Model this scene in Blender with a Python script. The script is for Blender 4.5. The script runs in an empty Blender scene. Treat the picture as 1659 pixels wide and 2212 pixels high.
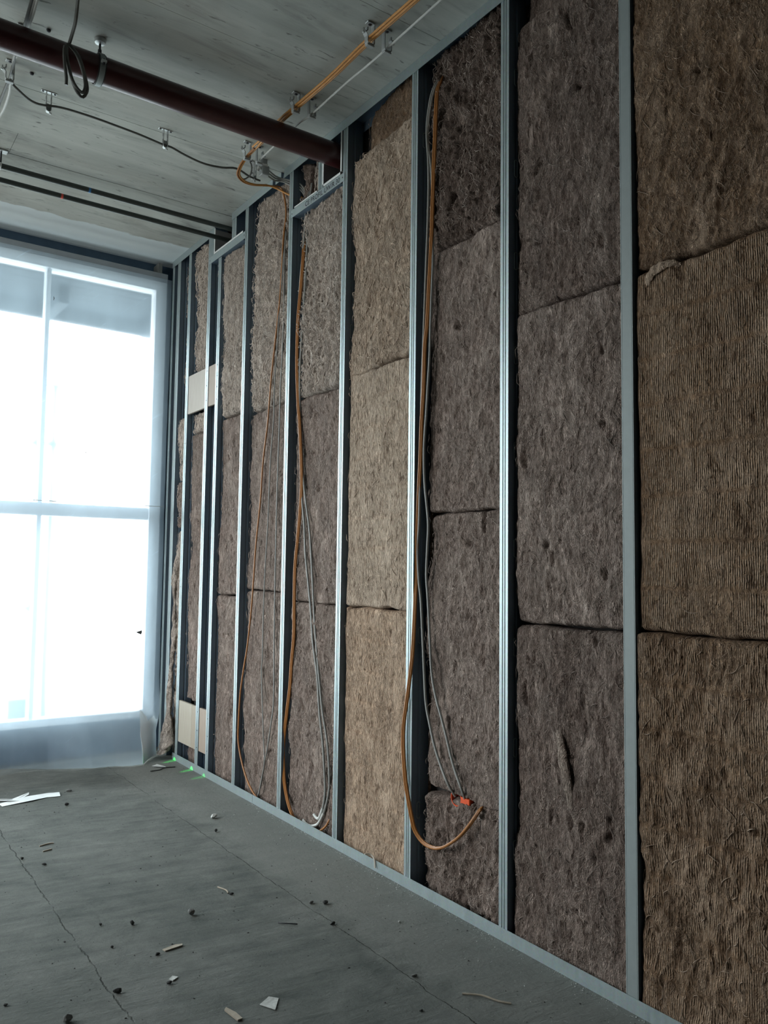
import bpy, bmesh, math, random
import numpy as np
from mathutils import Vector, Matrix, Euler

# ---------------------------------------------------------------- camera, sky, light, exposure
SC = bpy.context.scene
COL = SC.collection
cam_data = bpy.data.cameras.new('camera')
cam = bpy.data.objects.new('camera', cam_data)
COL.objects.link(cam)
SC.camera = cam
cam_data.sensor_fit = 'HORIZONTAL'
cam_data.sensor_width = 36.0
cam_data.lens = 36.0 * 1734.3 / 1659.0
cam_data.clip_start = 0.05
right_v = Vector((0.8151071, -0.57917165, 0.01267301))
up_v = Vector((-0.05041991, -0.04913234, 0.99751884))
fwd_v = Vector((0.57711198, 0.81372367, 0.06924991))
m = Matrix((right_v, up_v, -fwd_v)).transposed()
cam.matrix_world = Matrix.Translation((-2.2945, 0.0, 1.4634)) @ m.to_4x4()

world = bpy.data.worlds.new('overcast_sky')
SC.world = world
world.use_nodes = True
bg = world.node_tree.nodes['Background']
bg.inputs[1].default_value = 10.2
_nt = world.node_tree
_tc = _nt.nodes.new('ShaderNodeTexCoord'); _sx = _nt.nodes.new('ShaderNodeSeparateXYZ')
_rp = _nt.nodes.new('ShaderNodeValToRGB')
_nt.links.new(_tc.outputs['Generated'], _sx.inputs[0])
_mr = _nt.nodes.new('ShaderNodeMapRange'); _mr.inputs[1].default_value = -0.25; _mr.inputs[2].default_value = 0.15
_nt.links.new(_sx.outputs[2], _mr.inputs[0]); _nt.links.new(_mr.outputs[0], _rp.inputs[0])
_rp.color_ramp.elements[0].color = (0.30, 0.31, 0.30, 1)      # dull ground and buildings below the horizon
_rp.color_ramp.elements[1].color = (0.93, 0.98, 1.0, 1)      # bright overcast sky
_nt.links.new(_rp.outputs[0], bg.inputs[0])
world.cycles.sampling_method = 'MANUAL'
world.cycles.sample_map_resolution = 256

SC.view_settings.view_transform = 'Standard'
SC.view_settings.look = 'None'
SC.view_settings.exposure = 0.0
SC.view_settings.gamma = 1.0
SC.view_settings.use_curve_mapping = False
SC.cycles.max_bounces = 8
SC.cycles.diffuse_bounces = 5
SC.cycles.transparent_max_bounces = 12
SC.cycles.sample_clamp_indirect = 8.0

def portal(name, loc, rot, sx, sy):
    l = bpy.data.lights.new(name, 'AREA')
    l.shape = 'RECTANGLE'; l.size = sx; l.size_y = sy
    l.cycles.is_portal = True
    o = bpy.data.objects.new(name, l); COL.objects.link(o)
    o.location = loc; o.rotation_euler = rot
    return o
portal('window_portal', (-1.6, 6.46, 2.0), (math.radians(-90), 0, 0), 3.2, 3.6)
portal('fill_opening_portal', (-4.25, 5.1, 2.0), (0, math.radians(-90), 0), 3.4, 2.2)  # unseen opening in the left wall, added for fill light

def laser(loc, aim, power, cone):
    l = bpy.data.lights.new('laser_level_beam', 'SPOT')
    l.color = (0.02, 1.0, 0.12); l.energy = power * 30; l.spot_size = cone; l.spot_blend = 0.35
    l.shadow_soft_size = 0.003
    o = bpy.data.objects.new('laser_level_beam', l); COL.objects.link(o)
    o.location = loc
    o.rotation_euler = (Vector(aim) - Vector(loc)).to_track_quat('-Z', 'Y').to_euler()
# three thin green laser beams from a level standing further left, grazing the floor by the track
for ax, ay, pw, cn in ((-0.012, 5.905, 60, 0.0175), (-0.008, 5.575, 60, 0.0175), (-0.02, 5.35, 34, 0.0175)):
    laser((-2.9, 4.9, 0.75), (ax - 0.012, ay, 0.004), pw, cn)

# ---------------------------------------------------------------- dimensions
H = 3.95            # ceiling
YF = 6.42           # far wall
# (near edge = web side, far edge) of each stud along the wall
STUDS = [(1.748, 1.797), (2.364, 2.412), (2.992, 3.041), (3.624, 3.670), (4.244, 4.290), (4.869, 4.914)]
S7, S8, S9, S10, S11 = (5.300, 5.350), (5.483, 5.537), (5.873, 5.922), (6.095, 6.161), (6.230, 6.274)
rnd = random.Random(7)

# ---------------------------------------------------------------- numpy noise
def _hash(ix, iy, seed):
    n = (ix.astype(np.int64) * 374761393 + iy.astype(np.int64) * 668265263 + seed * 1274126177) & 0x7fffffff
    n = ((n ^ (n >> 13)) * 1274126177) & 0x7fffffff
    n = (n ^ (n >> 16)) & 0xffff
    return n / 65535.0
def vnoise(x, y, seed=0):
    ix = np.floor(x); iy = np.floor(y)
    fx = x - ix; fy = y - iy
    fx = fx * fx * (3 - 2 * fx); fy = fy * fy * (3 - 2 * fy)
    a = _hash(ix, iy, seed); b = _hash(ix + 1, iy, seed)
    c = _hash(ix, iy + 1, seed); d = _hash(ix + 1, iy + 1, seed)
    return (a * (1 - fx) + b * fx) * (1 - fy) + (c * (1 - fx) + d * fx) * fy
def fbm(x, y, seed=0, octv=4):
    s = 0; a = 0.5; t = 0
    for k in range(octv):
        s = s + a * vnoise(x * 2 ** k, y * 2 ** k, seed + 17 * k); t += a; a *= 0.5
    return s / t - 0.5

# ---------------------------------------------------------------- mesh helpers
class MB:
    """collects boxes, tubes, lathes and prisms into one mesh"""
    def __init__(s): s.v = []; s.f = []
    def add(s, vs, fs):
        o = len(s.v); s.v += [tuple(p) for p in vs]; s.f += [tuple(i + o for i in f) for f in fs]; return s
    def box(s, x0, x1, y0, y1, z0, z1):
        vs = [(x, y, z) for x in (x0, x1) for y in (y0, y1) for z in (z0, z1)]
        return s.add(vs, [(0, 1, 3, 2), (4, 6, 7, 5), (0, 4, 5, 1), (2, 3, 7, 6), (0, 2, 6, 4), (1, 5, 7, 3)])
    def tube(s, pts, r, seg=8, cap=True, ratio=1.0):
        pts = [Vector(p) for p in pts]
        n = len(pts); up = None; vs = []; fs = []
        for i, p in enumerate(pts):
            t = (pts[min(i + 1, n - 1)] - pts[max(i - 1, 0)]).normalized()
            if up is None:
                up = t.cross(Vector((0, 0, 1)))
                if up.length < 1e-3: up = t.cross(Vector((0, 1, 0)))
                up.normalize()
            up = (up - t * up.dot(t)).normalized(); bi = t.cross(up)
            rr = r[i] if isinstance(r, (list, tuple)) else r
            for k in range(seg):
                a = 2 * math.pi * k / seg
                vs.append(p + up * math.cos(a) * rr + bi * math.sin(a) * rr * ratio)
        for i in range(n - 1):
            for k in range(seg):
                a = i * seg + k; b = i * seg + (k + 1) % seg
                fs.append((a, b, b + seg, a + seg))
        if cap:
            fs.append(tuple(range(seg - 1, -1, -1))); fs.append(tuple(range((n - 1) * seg, n * seg)))
        return s.add(vs, fs)
    def prism(s, poly, axis, a, b):
        """2D polygon extruded along axis (0,1,2) from a to b; polygon coords are the other two axes in order"""
        n = len(poly); vs = []
        for t in (a, b):
            for (p, q) in poly:
                c = [p, q]; c.insert(axis, t); vs.append(tuple(c))
        fs = [tuple(range(n)), tuple(range(2 * n - 1, n - 1, -1))]
        for i in range(n): fs.append((i, i + n, (i + 1) % n + n, (i + 1) % n))
        return s.add(vs, fs)
    def lathe(s, prof, c, axis='Z', seg=16):
        vs = []; fs = []
        for (r, h) in prof:
            for k in range(seg):
                a = 2 * math.pi * k / seg
                p = (r * math.cos(a), r * math.sin(a), h)
                if axis == 'X': p = (p[2], p[0], p[1])
                elif axis == 'Y': p = (p[0], p[2], p[1])
                vs.append((p[0] + c[0], p[1] + c[1], p[2] + c[2]))
        for i in range(len(prof) - 1):
            for k in range(seg):
                a = i * seg + k; b = i * seg + (k + 1) % seg
                fs.append((a, b, b + seg, a + seg))
        fs.append(tuple(range(seg - 1, -1, -1))); fs.append(tuple(range((len(prof) - 1) * seg, len(prof) * seg)))
        return s.add(vs, fs)
    def build(s, name, mat, parent=None, smooth=False, bevel=0.0, origin=None):
        me = bpy.data.meshes.new(name)
        vs = s.v
        if origin is not None:
            vs = [(p[0] - origin[0], p[1] - origin[1], p[2] - origin[2]) for p in vs]
        me.from_pydata(vs, [], s.f)
        bm = bmesh.new(); bm.from_mesh(me); bmesh.ops.recalc_face_normals(bm, faces=bm.faces)
        if bevel: bmesh.ops.bevel(bm, geom=list(bm.edges), offset=bevel, segments=1, affect='EDGES', profile=0.5)
        bm.to_mesh(me); bm.free()
        if smooth:
            me.shade_smooth()
            me.set_sharp_from_angle(angle=math.radians(40))
        me.materials.append(mat)
        o = bpy.data.objects.new(name, me); COL.objects.link(o)
        if origin is not None: o.location = origin
        if parent: o.parent = parent
        return o

def tag(o, label=None, cat=None, group=None, kind=None):
    if label: o['label'] = label
    if cat: o['category'] = cat
    if group: o['group'] = group
    if kind: o['kind'] = kind
    return o
def thing(name, label, cat, group=None, loc=(0, 0, 0)):
    o = bpy.data.objects.new(name, None); COL.objects.link(o); o.location = loc
    o.empty_display_size = 0.1
    return tag(o, label, cat, group)
def dup(root, loc, label, group=None):
    r = root.copy(); COL.objects.link(r); r.location = loc; r['label'] = label
    if group: r['group'] = group
    for ch in root.children:
        c = ch.copy(); COL.objects.link(c); c.parent = r
        for g in ch.children:
            d = g.copy(); COL.objects.link(d); d.parent = c
    return r
def catmull(pts, step=0.02):
    pts = [Vector(p) for p in pts]
    P = [pts[0] * 2 - pts[1]] + pts + [pts[-1] * 2 - pts[-2]]
    out = []
    for i in range(1, len(P) - 2):
        p0, p1, p2, p3 = P[i - 1:i + 3]
        n = max(2, int((p2 - p1).length / step))
        for k in range(n):
            t = k / n
            out.append(0.5 * ((2 * p1) + (p2 - p0) * t + (2 * p0 - 5 * p1 + 4 * p2 - p3) * t * t + (3 * p1 - p0 - 3 * p2 + p3) * t ** 3))
    out.append(pts[-1]); return out

# ---------------------------------------------------------------- materials
def new_mat(name):
    mt = bpy.data.materials.new(name); mt.use_nodes = True
    nt = mt.node_tree; nt.nodes.clear()
    out = nt.nodes.new('ShaderNodeOutputMaterial'); b = nt.nodes.new('ShaderNodeBsdfPrincipled')
    nt.links.new(b.outputs[0], out.inputs[0])
    return mt, nt, b, out
class N:
    def __init__(s, nt): s.nt = nt
    def __call__(s, typ, _in=None, **kw):
        n = s.nt.nodes.new('ShaderNode' + typ)
        for k, v in kw.items(): setattr(n, k, v)
        for k, v in (_in or {}).items(): s.set(n, k, v)
        return n
    def set(s, n, k, v):
        i = n.inputs[k]
        if hasattr(v, 'is_output') or isinstance(v, bpy.types.NodeSocket): s.nt.links.new(v, i)
        elif isinstance(v, bpy.types.Node): s.nt.links.new(v.outputs[0], i)
        else: i.default_value = v
    def math(s, op, a, b=0.0, c=None, clamp=False):
        n = s.nt.nodes.new('ShaderNodeMath'); n.operation = op; n.use_clamp = clamp
        s.set(n, 0, a); s.set(n, 1, b)
        if c is not None: s.set(n, 2, c)
        return n.outputs[0]
    def mix(s, f, a, b, blend='MIX'):
        n = s.nt.nodes.new('ShaderNodeMix'); n.data_type = 'RGBA'; n.blend_type = blend; n.clamp_factor = True
        s.set(n, 0, f); s.set(n, 6, a); s.set(n, 7, b)
        return n.outputs[2]
    def rng(s, v, a, b, c=0.0, d=1.0):
        n = s.nt.nodes.new('ShaderNodeMapRange'); s.set(n, 0, v)
        for i, q in enumerate((a, b, c, d)): n.inputs[i + 1].default_value = q
        return n.outputs[0]
    def coord(s): return s('TexCoord').outputs['Object']
    def mapping(s, vec, scale=(1, 1, 1), loc=(0, 0, 0)):
        return s('Mapping', {'Vector': vec, 'Scale': scale, 'Location': loc}).outputs[0]
    def noise(s, vec, scale, detail=4.0, rough=0.55, dist=0.0):
        return s('TexNoise', {'Vector': vec, 'Scale': scale, 'Detail': detail, 'Roughness': rough, 'Distortion': dist}).outputs[0]

def flat_mat(name, col, rough=0.5, metal=0.0, var=0.08, scale=30.0, spec=None, bump=0.0):
    mt, nt, b, out = new_mat(name); n = N(nt)
    nz = n.noise(n.coord(), scale, 3)
    c2 = tuple(max(0, c * (1 - var * 3)) for c in col) + (1,)
    c1 = tuple(min(1, c * (1 + var * 2)) for c in col) + (1,)
    n.set(b, 'Base Color', n.mix(nz, c2, c1))
    b.inputs['Roughness'].default_value = rough; b.inputs['Metallic'].default_value = metal
    if spec is not None: b.inputs['Specular IOR Level'].default_value = spec
    if bump:
        bp = n('Bump', {'Height': nz, 'Strength': bump, 'Distance': 0.004}); n.set(b, 'Normal', bp)
    return mt

M = {}
def galv(name, tint=1.0, rough=0.32):
    mt, nt, b, out = new_mat(name); n = N(nt)
    co = n.coord()
    nz = n.noise(n.mapping(co, (1, 1, 0.15)), 60, 3)
    sp = n('TexVoronoi', {'Vector': co, 'Scale': 160.0}).outputs['Color']
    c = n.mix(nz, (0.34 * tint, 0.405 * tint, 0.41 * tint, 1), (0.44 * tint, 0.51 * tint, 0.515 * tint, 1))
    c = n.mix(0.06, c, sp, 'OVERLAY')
    if tint < 0.6: c = n.mix(1.0, c, (0.82, 0.98, 1.25, 1), 'MULTIPLY')  # navy shade tint for the darkened copy
    n.set(b, 'Base Color', c)
    b.inputs['Metallic'].default_value = 0.60
    n.set(b, 'Roughness', n.rng(nz, 0.2, 0.8, rough - 0.05, rough + 0.1))
    return mt
M['galv'] = galv('galvanised_steel', 1.0, 0.40)
M['galv_shade'] = galv('shaded_galvanised_steel', 0.50, 0.5)  # darker copy of the steel, cavity shade painted into its colour
M['matt_steel'] = flat_mat('matt_pale_steel', (0.24, 0.275, 0.27), 0.6, 0.15, 0.03, 40)
M['zinc'] = flat_mat('zinc_plated_clip', (0.50, 0.52, 0.51), 0.38, 0.6, 0.1)
M['plastic_grey'] = flat_mat('light_grey_clip_plastic', (0.34, 0.36, 0.355), 0.5, 0.0, 0.06)
M['screw'] = flat_mat('dark_screw_steel', (0.05, 0.05, 0.055), 0.4, 0.7)
M['red_pipe'] = flat_mat('dark_red_pipe_paint', (0.050, 0.0115, 0.0115), 0.28, 0.0, 0.12, 14)
M['black_rubber'] = flat_mat('black_rubber_lining', (0.02, 0.022, 0.022), 0.6)
M['dark_pipe'] = flat_mat('dark_green_grey_pipe', (0.045, 0.055, 0.05), 0.35, 0.2)
M['orange'] = flat_mat('orange_cable_sheath', (0.34, 0.135, 0.032), 0.45, 0, 0.08, 60)
M['orange_bright'] = flat_mat('bright_orange_cable_sheath', (0.52, 0.23, 0.045), 0.45, 0, 0.08, 60)
M['grey_cable'] = flat_mat('grey_cable_sheath', (0.27, 0.27, 0.25), 0.5, 0, 0.06, 60)
M['dark_cable'] = flat_mat('dark_grey_cable_sheath', (0.085, 0.088, 0.078), 0.5, 0, 0.06, 60)
M['white_cable'] = flat_mat('white_cable_sheath', (0.52, 0.53, 0.50), 0.5, 0, 0.05, 60)
M['white_cut'] = flat_mat('white_cable_end', (0.56, 0.57, 0.54), 0.5, 0, 0.04, 60)
M['orange_box'] = flat_mat('orange_wall_box', (0.75, 0.085, 0.012), 0.45)
M['gypsum'] = flat_mat('grey_gypsum_board', (0.30, 0.30, 0.295), 0.9, 0, 0.06, 20)
M['gypsum_edge'] = flat_mat('pale_gypsum_edge', (0.62, 0.64, 0.62), 0.9, 0, 0.05, 40)
M['back'] = flat_mat('dark_board_behind_insulation', (0.05, 0.046, 0.043), 0.95, 0, 0.1, 8)
M['frame'] = flat_mat('white_window_frame', (0.80, 0.83, 0.86), 0.45, 0, 0.03, 5)
M['lintel'] = flat_mat('grey_frame_head', (0.30, 0.32, 0.335), 0.7, 0, 0.06, 9)
M['reveal'] = flat_mat('dark_blue_membrane', (0.08, 0.135, 0.20), 0.7, 0, 0.1, 9)
M['plaster'] = flat_mat('darkened_wall', (0.13, 0.13, 0.125), 0.9, 0, 0.06, 4)  # unseen walls, tone darkened to cut bounce light on the stud webs
M['ink'] = flat_mat('black_stencil_ink', (0.04, 0.045, 0.05), 0.7)
M['tape_blue'] = flat_mat('blue_marker_tape', (0.05, 0.20, 0.45), 0.5)
M['tape_red'] = flat_mat('red_marker_tape', (0.70, 0.10, 0.07), 0.5)
M['stone_dark'] = flat_mat('dark_grit_stone', (0.035, 0.036, 0.034), 0.9, 0, 0.2, 90, bump=0.5)
M['stone_grey'] = flat_mat('grey_mortar_chip', (0.16, 0.165, 0.155), 0.95, 0, 0.15, 90, bump=0.5)
M['stone_pale'] = flat_mat('pale_plaster_chip', (0.50, 0.51, 0.48), 0.95, 0, 0.12, 90, bump=0.5)
M['scrap'] = flat_mat('white_plastic_scrap', (0.62, 0.64, 0.63), 0.4, 0, 0.05, 20)
M['splinter'] = flat_mat('pale_wood_splinter', (0.36, 0.31, 0.24), 0.8, 0, 0.1, 50)
M['scaffold'] = flat_mat('scaffold_tube_steel', (0.16, 0.19, 0.20), 0.5, 0.5, 0.05, 10)
M['deck'] = flat_mat('scaffold_deck_underside', (0.045, 0.065, 0.085), 0.8, 0, 0.05, 6)
M['crate'] = flat_mat('grey_outdoor_box', (0.30, 0.34, 0.36), 0.8, 0, 0.05, 6)
M['terrace'] = flat_mat('pale_terrace_concrete', (0.55, 0.56, 0.55), 0.9, 0, 0.06, 3)

def concrete_ceiling():
    mt, nt, b, out = new_mat('board_marked_concrete'); n = N(nt)
    co = n('TexCoord').outputs['Object']
    big = n.noise(co, 1.1, 3)
    boards = n.noise(n.mapping(co, (0.5, 6.5, 1)), 1.0, 3, 0.5)
    streak = n.noise(n.mapping(co, (3.0, 22, 1)), 1.0, 4, 0.6, 0.8)
    fine = n.noise(co, 70, 3)
    v = n.math('ADD', n.math('MULTIPLY', big, 0.45), n.math('ADD', n.math('MULTIPLY', boards, 0.35), n.math('MULTIPLY', streak, 0.20)))
    c = n.mix(n.rng(v, 0.34, 0.64), (0.28, 0.298, 0.272, 1), (0.50, 0.52, 0.48, 1))
    pit = n.noise(n.mapping(co, (9, 34, 1)), 1.0, 4, 0.6, 0.6)
    c = n.mix(n.rng(pit, 0.62, 0.72, 0, 0.8), c, (0.075, 0.078, 0.07, 1))
    smear = n.noise(n.mapping(co, (1.3, 7, 1)), 1.0, 4, 0.65, 0.5)
    c = n.mix(n.rng(smear, 0.56, 0.74, 0, 0.6), c, (0.15, 0.155, 0.145, 1))
    stain = n.noise(n.mapping(co, (1.8, 3.2, 1)), 1.0, 5, 0.7)
    c = n.mix(n.rng(stain, 0.58, 0.74, 0, 0.55), c, (0.12, 0.125, 0.115, 1))
    brown = n.noise(co, 1.7, 3)
    c = n.mix(n.rng(brown, 0.55, 0.75, 0, 0.35), c, (0.24, 0.205, 0.16, 1))
    c = n.mix(n.rng(fine, 0.6, 0.8, 0, 0.25), c, (0.42, 0.43, 0.40, 1))
    # ragged edge of the white paint next to the window wall
    sep = n('SeparateXYZ', {'Vector': co})
    edge = n.math('ADD', sep.outputs[1], n.math('MULTIPLY', n.math('SUBTRACT', n.noise(n.mapping(co, (3, 8, 1)), 1.0, 5, 0.6), 0.5), 0.16))
    paint = n.rng(edge, 5.915, 5.925)
    c = n.mix(paint, c, (0.72, 0.80, 0.82, 1))
    n.set(b, 'Base Color', c)
    b.inputs['Roughness'].default_value = 0.85
    h = n.math('ADD', n.math('MULTIPLY', streak, 0.6), n.math('MULTIPLY', n.rng(pit, 0.66, 0.76), -0.8))
    h = n.math('MULTIPLY', h, n.math('SUBTRACT', 1.0, paint))
    n.set(b, 'Normal', n('Bump', {'Height': h, 'Strength': 0.25, 'Distance': 0.005}))
    return mt
M['ceiling'] = concrete_ceiling()

def concrete_floor():
    mt, nt, b, out = new_mat('rough_concrete_screed'); n = N(nt)
    co = n('TexCoord').outputs['Object']
    sep = n('SeparateXYZ', {'Vector': co}); X, Y = sep.outputs[0], sep.outputs[1]
    big = n.noise(co, 1.3, 4, 0.6)
    sweep = n.noise(n.mapping(n('Mapping', {'Vector': co, 'Rotation': (0, 0, 0.14)}).outputs[0], (2.6, 19, 1)), 1.0, 6, 0.72, 0.6)
    fine = n.noise(co, 130, 4, 0.7)
    blot = n.noise(co, 6.5, 5, 0.65, 0.3)
    v = n.math('ADD', n.math('MULTIPLY', big, 0.35), n.math('ADD', n.math('MULTIPLY', sweep, 0.35), n.math('MULTIPLY', blot, 0.30)))
    c = n.mix(n.rng(v, 0.37, 0.63), (0.080, 0.090, 0.083, 1), (0.178, 0.184, 0.170, 1))
    # dusty paler strip between the second joint and the wall
    strip = n.rng(n.math('ADD', X, n.math('MULTIPLY', n.math('SUBTRACT', blot, 0.5), 0.25)), -0.52, -0.36)
    c = n.mix(n.math('MULTIPLY', strip, 0.55), c, (0.215, 0.222, 0.202, 1))
    c = n.mix(n.rng(fine, 0.55, 0.75, 0, 0.45), c, (0.05, 0.052, 0.047, 1))
    c = n.mix(n.rng(n.noise(co, 210, 2), 0.68, 0.78, 0, 0.5), c, (0.27, 0.28, 0.26, 1))
    wob = n.math('MULTIPLY', n.math('SUBTRACT', n.noise(co, 5.0, 6, 0.7), 0.5), 0.06)
    cracks = None
    for x0, w in ((-1.385, 0.005), (-0.474, 0.0032)):
        d = n.math('ABSOLUTE', n.math('SUBTRACT', n.math('ADD', X, wob), x0))
        k = n.rng(d, 0.0, w, 1.0, 0.0)
        cracks = k if cracks is None else n.math('MAXIMUM', cracks, k)
    gate = n.rng(n.noise(n.mapping(co, (3, 5, 1)), 1.0, 4, 0.7), 0.38, 0.52)
    cracks = n.math('MULTIPLY', cracks, gate)
    c = n.mix(n.math('MULTIPLY', cracks, 0.5), c, (0.03, 0.032, 0.03, 1))
    n.set(b, 'Base Color', c)
    b.inputs['Roughness'].default_value = 0.95
    b.inputs['Specular IOR Level'].default_value = 0.05
    h = n.math('ADD', n.math('MULTIPLY', sweep, 0.9), n.math('ADD', n.math('MULTIPLY', n.noise(co, 38, 5, 0.7), 0.7), n.math('MULTIPLY', cracks, -0.8)))
    n.set(b, 'Normal', n('Bump', {'Height': h, 'Strength': 0.7, 'Distance': 0.007}))
    return mt
M['floor'] = concrete_floor()

def wool():
    """mineral wool: tone from the object's colour, alpha = how strongly it is ribbed"""
    mt, nt, b, out = new_mat('mineral_wool'); n = N(nt)
    g = n('NewGeometry'); pos = g.outputs['Position']
    info = n('ObjectInfo')
    base, rib = info.outputs['Color'], info.outputs['Alpha']
    wv = n('TexNoise', {'Vector': pos, 'Scale': 13.0, 'Detail': 3.0}).outputs['Color']
    warp = n('VectorMath', operation='MULTIPLY_ADD')
    n.set(warp, 0, wv); warp.inputs[1].default_value = (0.05, 0.05, 0.09); n.set(warp, 2, pos)
    wp = warp.outputs[0]
    def ridges(scale, lo, hi, detail=2.0):
        nz = n.noise(n.mapping(wp, scale), 1.0, detail, 0.5)
        d = n.math('ABSOLUTE', n.math('SUBTRACT', nz, 0.5))
        return n.rng(d, lo, hi, 1.0, 0.0)
    def swirl(scale, lo, hi, detail=1.5, dist=1.2):
        nz = n.noise(n.mapping(wp, scale), 1.0, detail, 0.5, dist)
        d = n.math('ABSOLUTE', n.math('SUBTRACT', nz, 0.5))
        return n.rng(d, lo, hi, 1.0, 0.0)
    r1 = swirl((70, 108, 36), 0.0, 0.075)
    r2 = ridges((120, 190, 75), 0.0, 0.075)
    r3 = swirl((22, 34, 10), 0.0, 0.045, 2.5, 1.6)
    fib = n.math('MAXIMUM', n.math('MULTIPLY', r1, 0.95), n.math('MULTIPLY', r2, 0.55))
    fib = n.math('MAXIMUM', fib, n.math('MULTIPLY', r3, 0.6))
    gate = n.rng(n.noise(pos, 6.0, 4), 0.35, 0.65, 0.30, 1.0)
    fib = n.math('MULTIPLY', fib, gate)
    # broken vertical ribs
    sep = n('SeparateXYZ', {'Vector': pos})
    wob = n.math('MULTIPLY', n.math('SUBTRACT', n.noise(pos, 14.0, 3), 0.5), 0.008)
    ph = n.math('MULTIPLY', n.math('ADD', sep.outputs[1], wob), 2 * math.pi / 0.0074)
    s = n.math('MULTIPLY_ADD', n.math('SINE', ph), 0.5, 0.5)
    brk = n.noise(n.mapping(pos, (10, 120, 40)), 1.0, 2, 0.6)
    ribs = n.math('MULTIPLY', s, n.rng(brk, 0.38, 0.58))
    band = n.rng(n.math('ABSOLUTE', n.math('SUBTRACT', n.math('FRACT', n.math('MULTIPLY', n.math('ADD', sep.outputs[2], n.math('MULTIPLY', wob, 2.0)), 6.4)), 0.5)), 0.41, 0.48)
    ribs = n.math('MULTIPLY', ribs, n.math('SUBTRACT', 1.0, n.math('MULTIPLY', band, 1.0)))
    patch = n.rng(n.noise(pos, 3.2, 4, 0.6), 0.35, 0.65)
    ribw = n.math('MULTIPLY', rib, n.rng(n.noise(pos, 2.6, 4), 0.3, 0.5, 0.25, 1.0))
    fibw = n.math('SUBTRACT', 1.0, n.math('MULTIPLY', ribw, 0.75))
    relief = n.math('ADD', n.math('MULTIPLY', fib, fibw), n.math('MULTIPLY', ribs, ribw))
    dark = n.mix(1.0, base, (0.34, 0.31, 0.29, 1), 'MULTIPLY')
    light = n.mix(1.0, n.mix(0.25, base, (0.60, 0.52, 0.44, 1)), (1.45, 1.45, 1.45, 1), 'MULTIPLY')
    deep = n.rng(n.noise(n.mapping(wp, (70, 100, 36)), 1.0, 3, 0.55), 0.36, 0.60)  # hollows between fibres darkened, shade put into the colour
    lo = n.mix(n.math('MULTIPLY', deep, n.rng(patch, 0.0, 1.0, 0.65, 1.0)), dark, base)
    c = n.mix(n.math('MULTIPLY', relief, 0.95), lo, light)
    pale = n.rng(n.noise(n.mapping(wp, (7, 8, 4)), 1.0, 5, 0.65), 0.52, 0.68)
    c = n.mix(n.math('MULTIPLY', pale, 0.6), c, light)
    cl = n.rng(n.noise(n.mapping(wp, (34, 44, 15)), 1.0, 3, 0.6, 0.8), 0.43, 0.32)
    c = n.mix(n.math('MULTIPLY', cl, 0.9), c, dark)  # dark gaps and creases of the wool painted in as shade
    dark_patch = n.rng(n.noise(n.mapping(wp, (9, 11, 5)), 1.0, 4, 0.6), 0.55, 0.75)  # broad random patches of darker tone
    c = n.mix(n.math('MULTIPLY', dark_patch, 0.30), c, (0.05, 0.045, 0.045, 1))
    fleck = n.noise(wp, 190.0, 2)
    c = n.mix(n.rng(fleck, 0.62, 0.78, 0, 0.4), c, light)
    n.set(b, 'Base Color', c)
    b.inputs['Roughness'].default_value = 0.95
    b.inputs['Specular IOR Level'].default_value = 0.12
    h = n.math('ADD', relief, n.math('MULTIPLY', n.noise(wp, 120.0, 3, 0.6), 0.6))
    n.set(b, 'Normal', n('Bump', {'Height': h, 'Strength': 1.0, 'Distance': 0.012}))
    return mt
M['wool'] = wool()
def strands():
    mt, nt, b, out = new_mat('loose_wool_fibre'); n = N(nt)
    base = n('ObjectInfo').outputs['Color']
    n.set(b, 'Base Color', n.mix(n.noise(n.coord(), 40, 2), base, n.mix(0.5, base, (0.62, 0.56, 0.49, 1))))
    b.inputs['Roughness'].default_value = 0.9
    return mt
M['strand'] = strands()

def wood():
    mt, nt, b, out = new_mat('pale_plywood'); n = N(nt)
    co = n.coord()
    info = n('ObjectInfo')
    off = n('VectorMath', operation='ADD'); n.set(off, 0, co)
    cmb = n('CombineXYZ'); n.set(cmb, 1, n.math('MULTIPLY', info.outputs['Random'], 7.0)); n.set(off, 1, cmb)
    w = n('TexWave', {'Vector': n.mapping(off.outputs[0], (1, 1, 0.10)), 'Scale': 26.0, 'Distortion': 9.0, 'Detail': 3.0, 'Detail Scale': 1.2}, wave_type='BANDS', bands_direction='Y').outputs[1]
    f = n.noise(n.mapping(off.outputs[0], (1, 120, 6)), 1.0, 3)
    v = n.math('ADD', n.math('MULTIPLY', w, 0.5), n.math('MULTIPLY', f, 0.5))
    n.set(b, 'Base Color', n.mix(1.0, n.mix(v, (0.32, 0.282, 0.235, 1), (0.45, 0.412, 0.36, 1)), info.outputs['Color'], 'MULTIPLY'))
    b.inputs['Roughness'].default_value = 0.7
    return mt
M['wood'] = wood()

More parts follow.
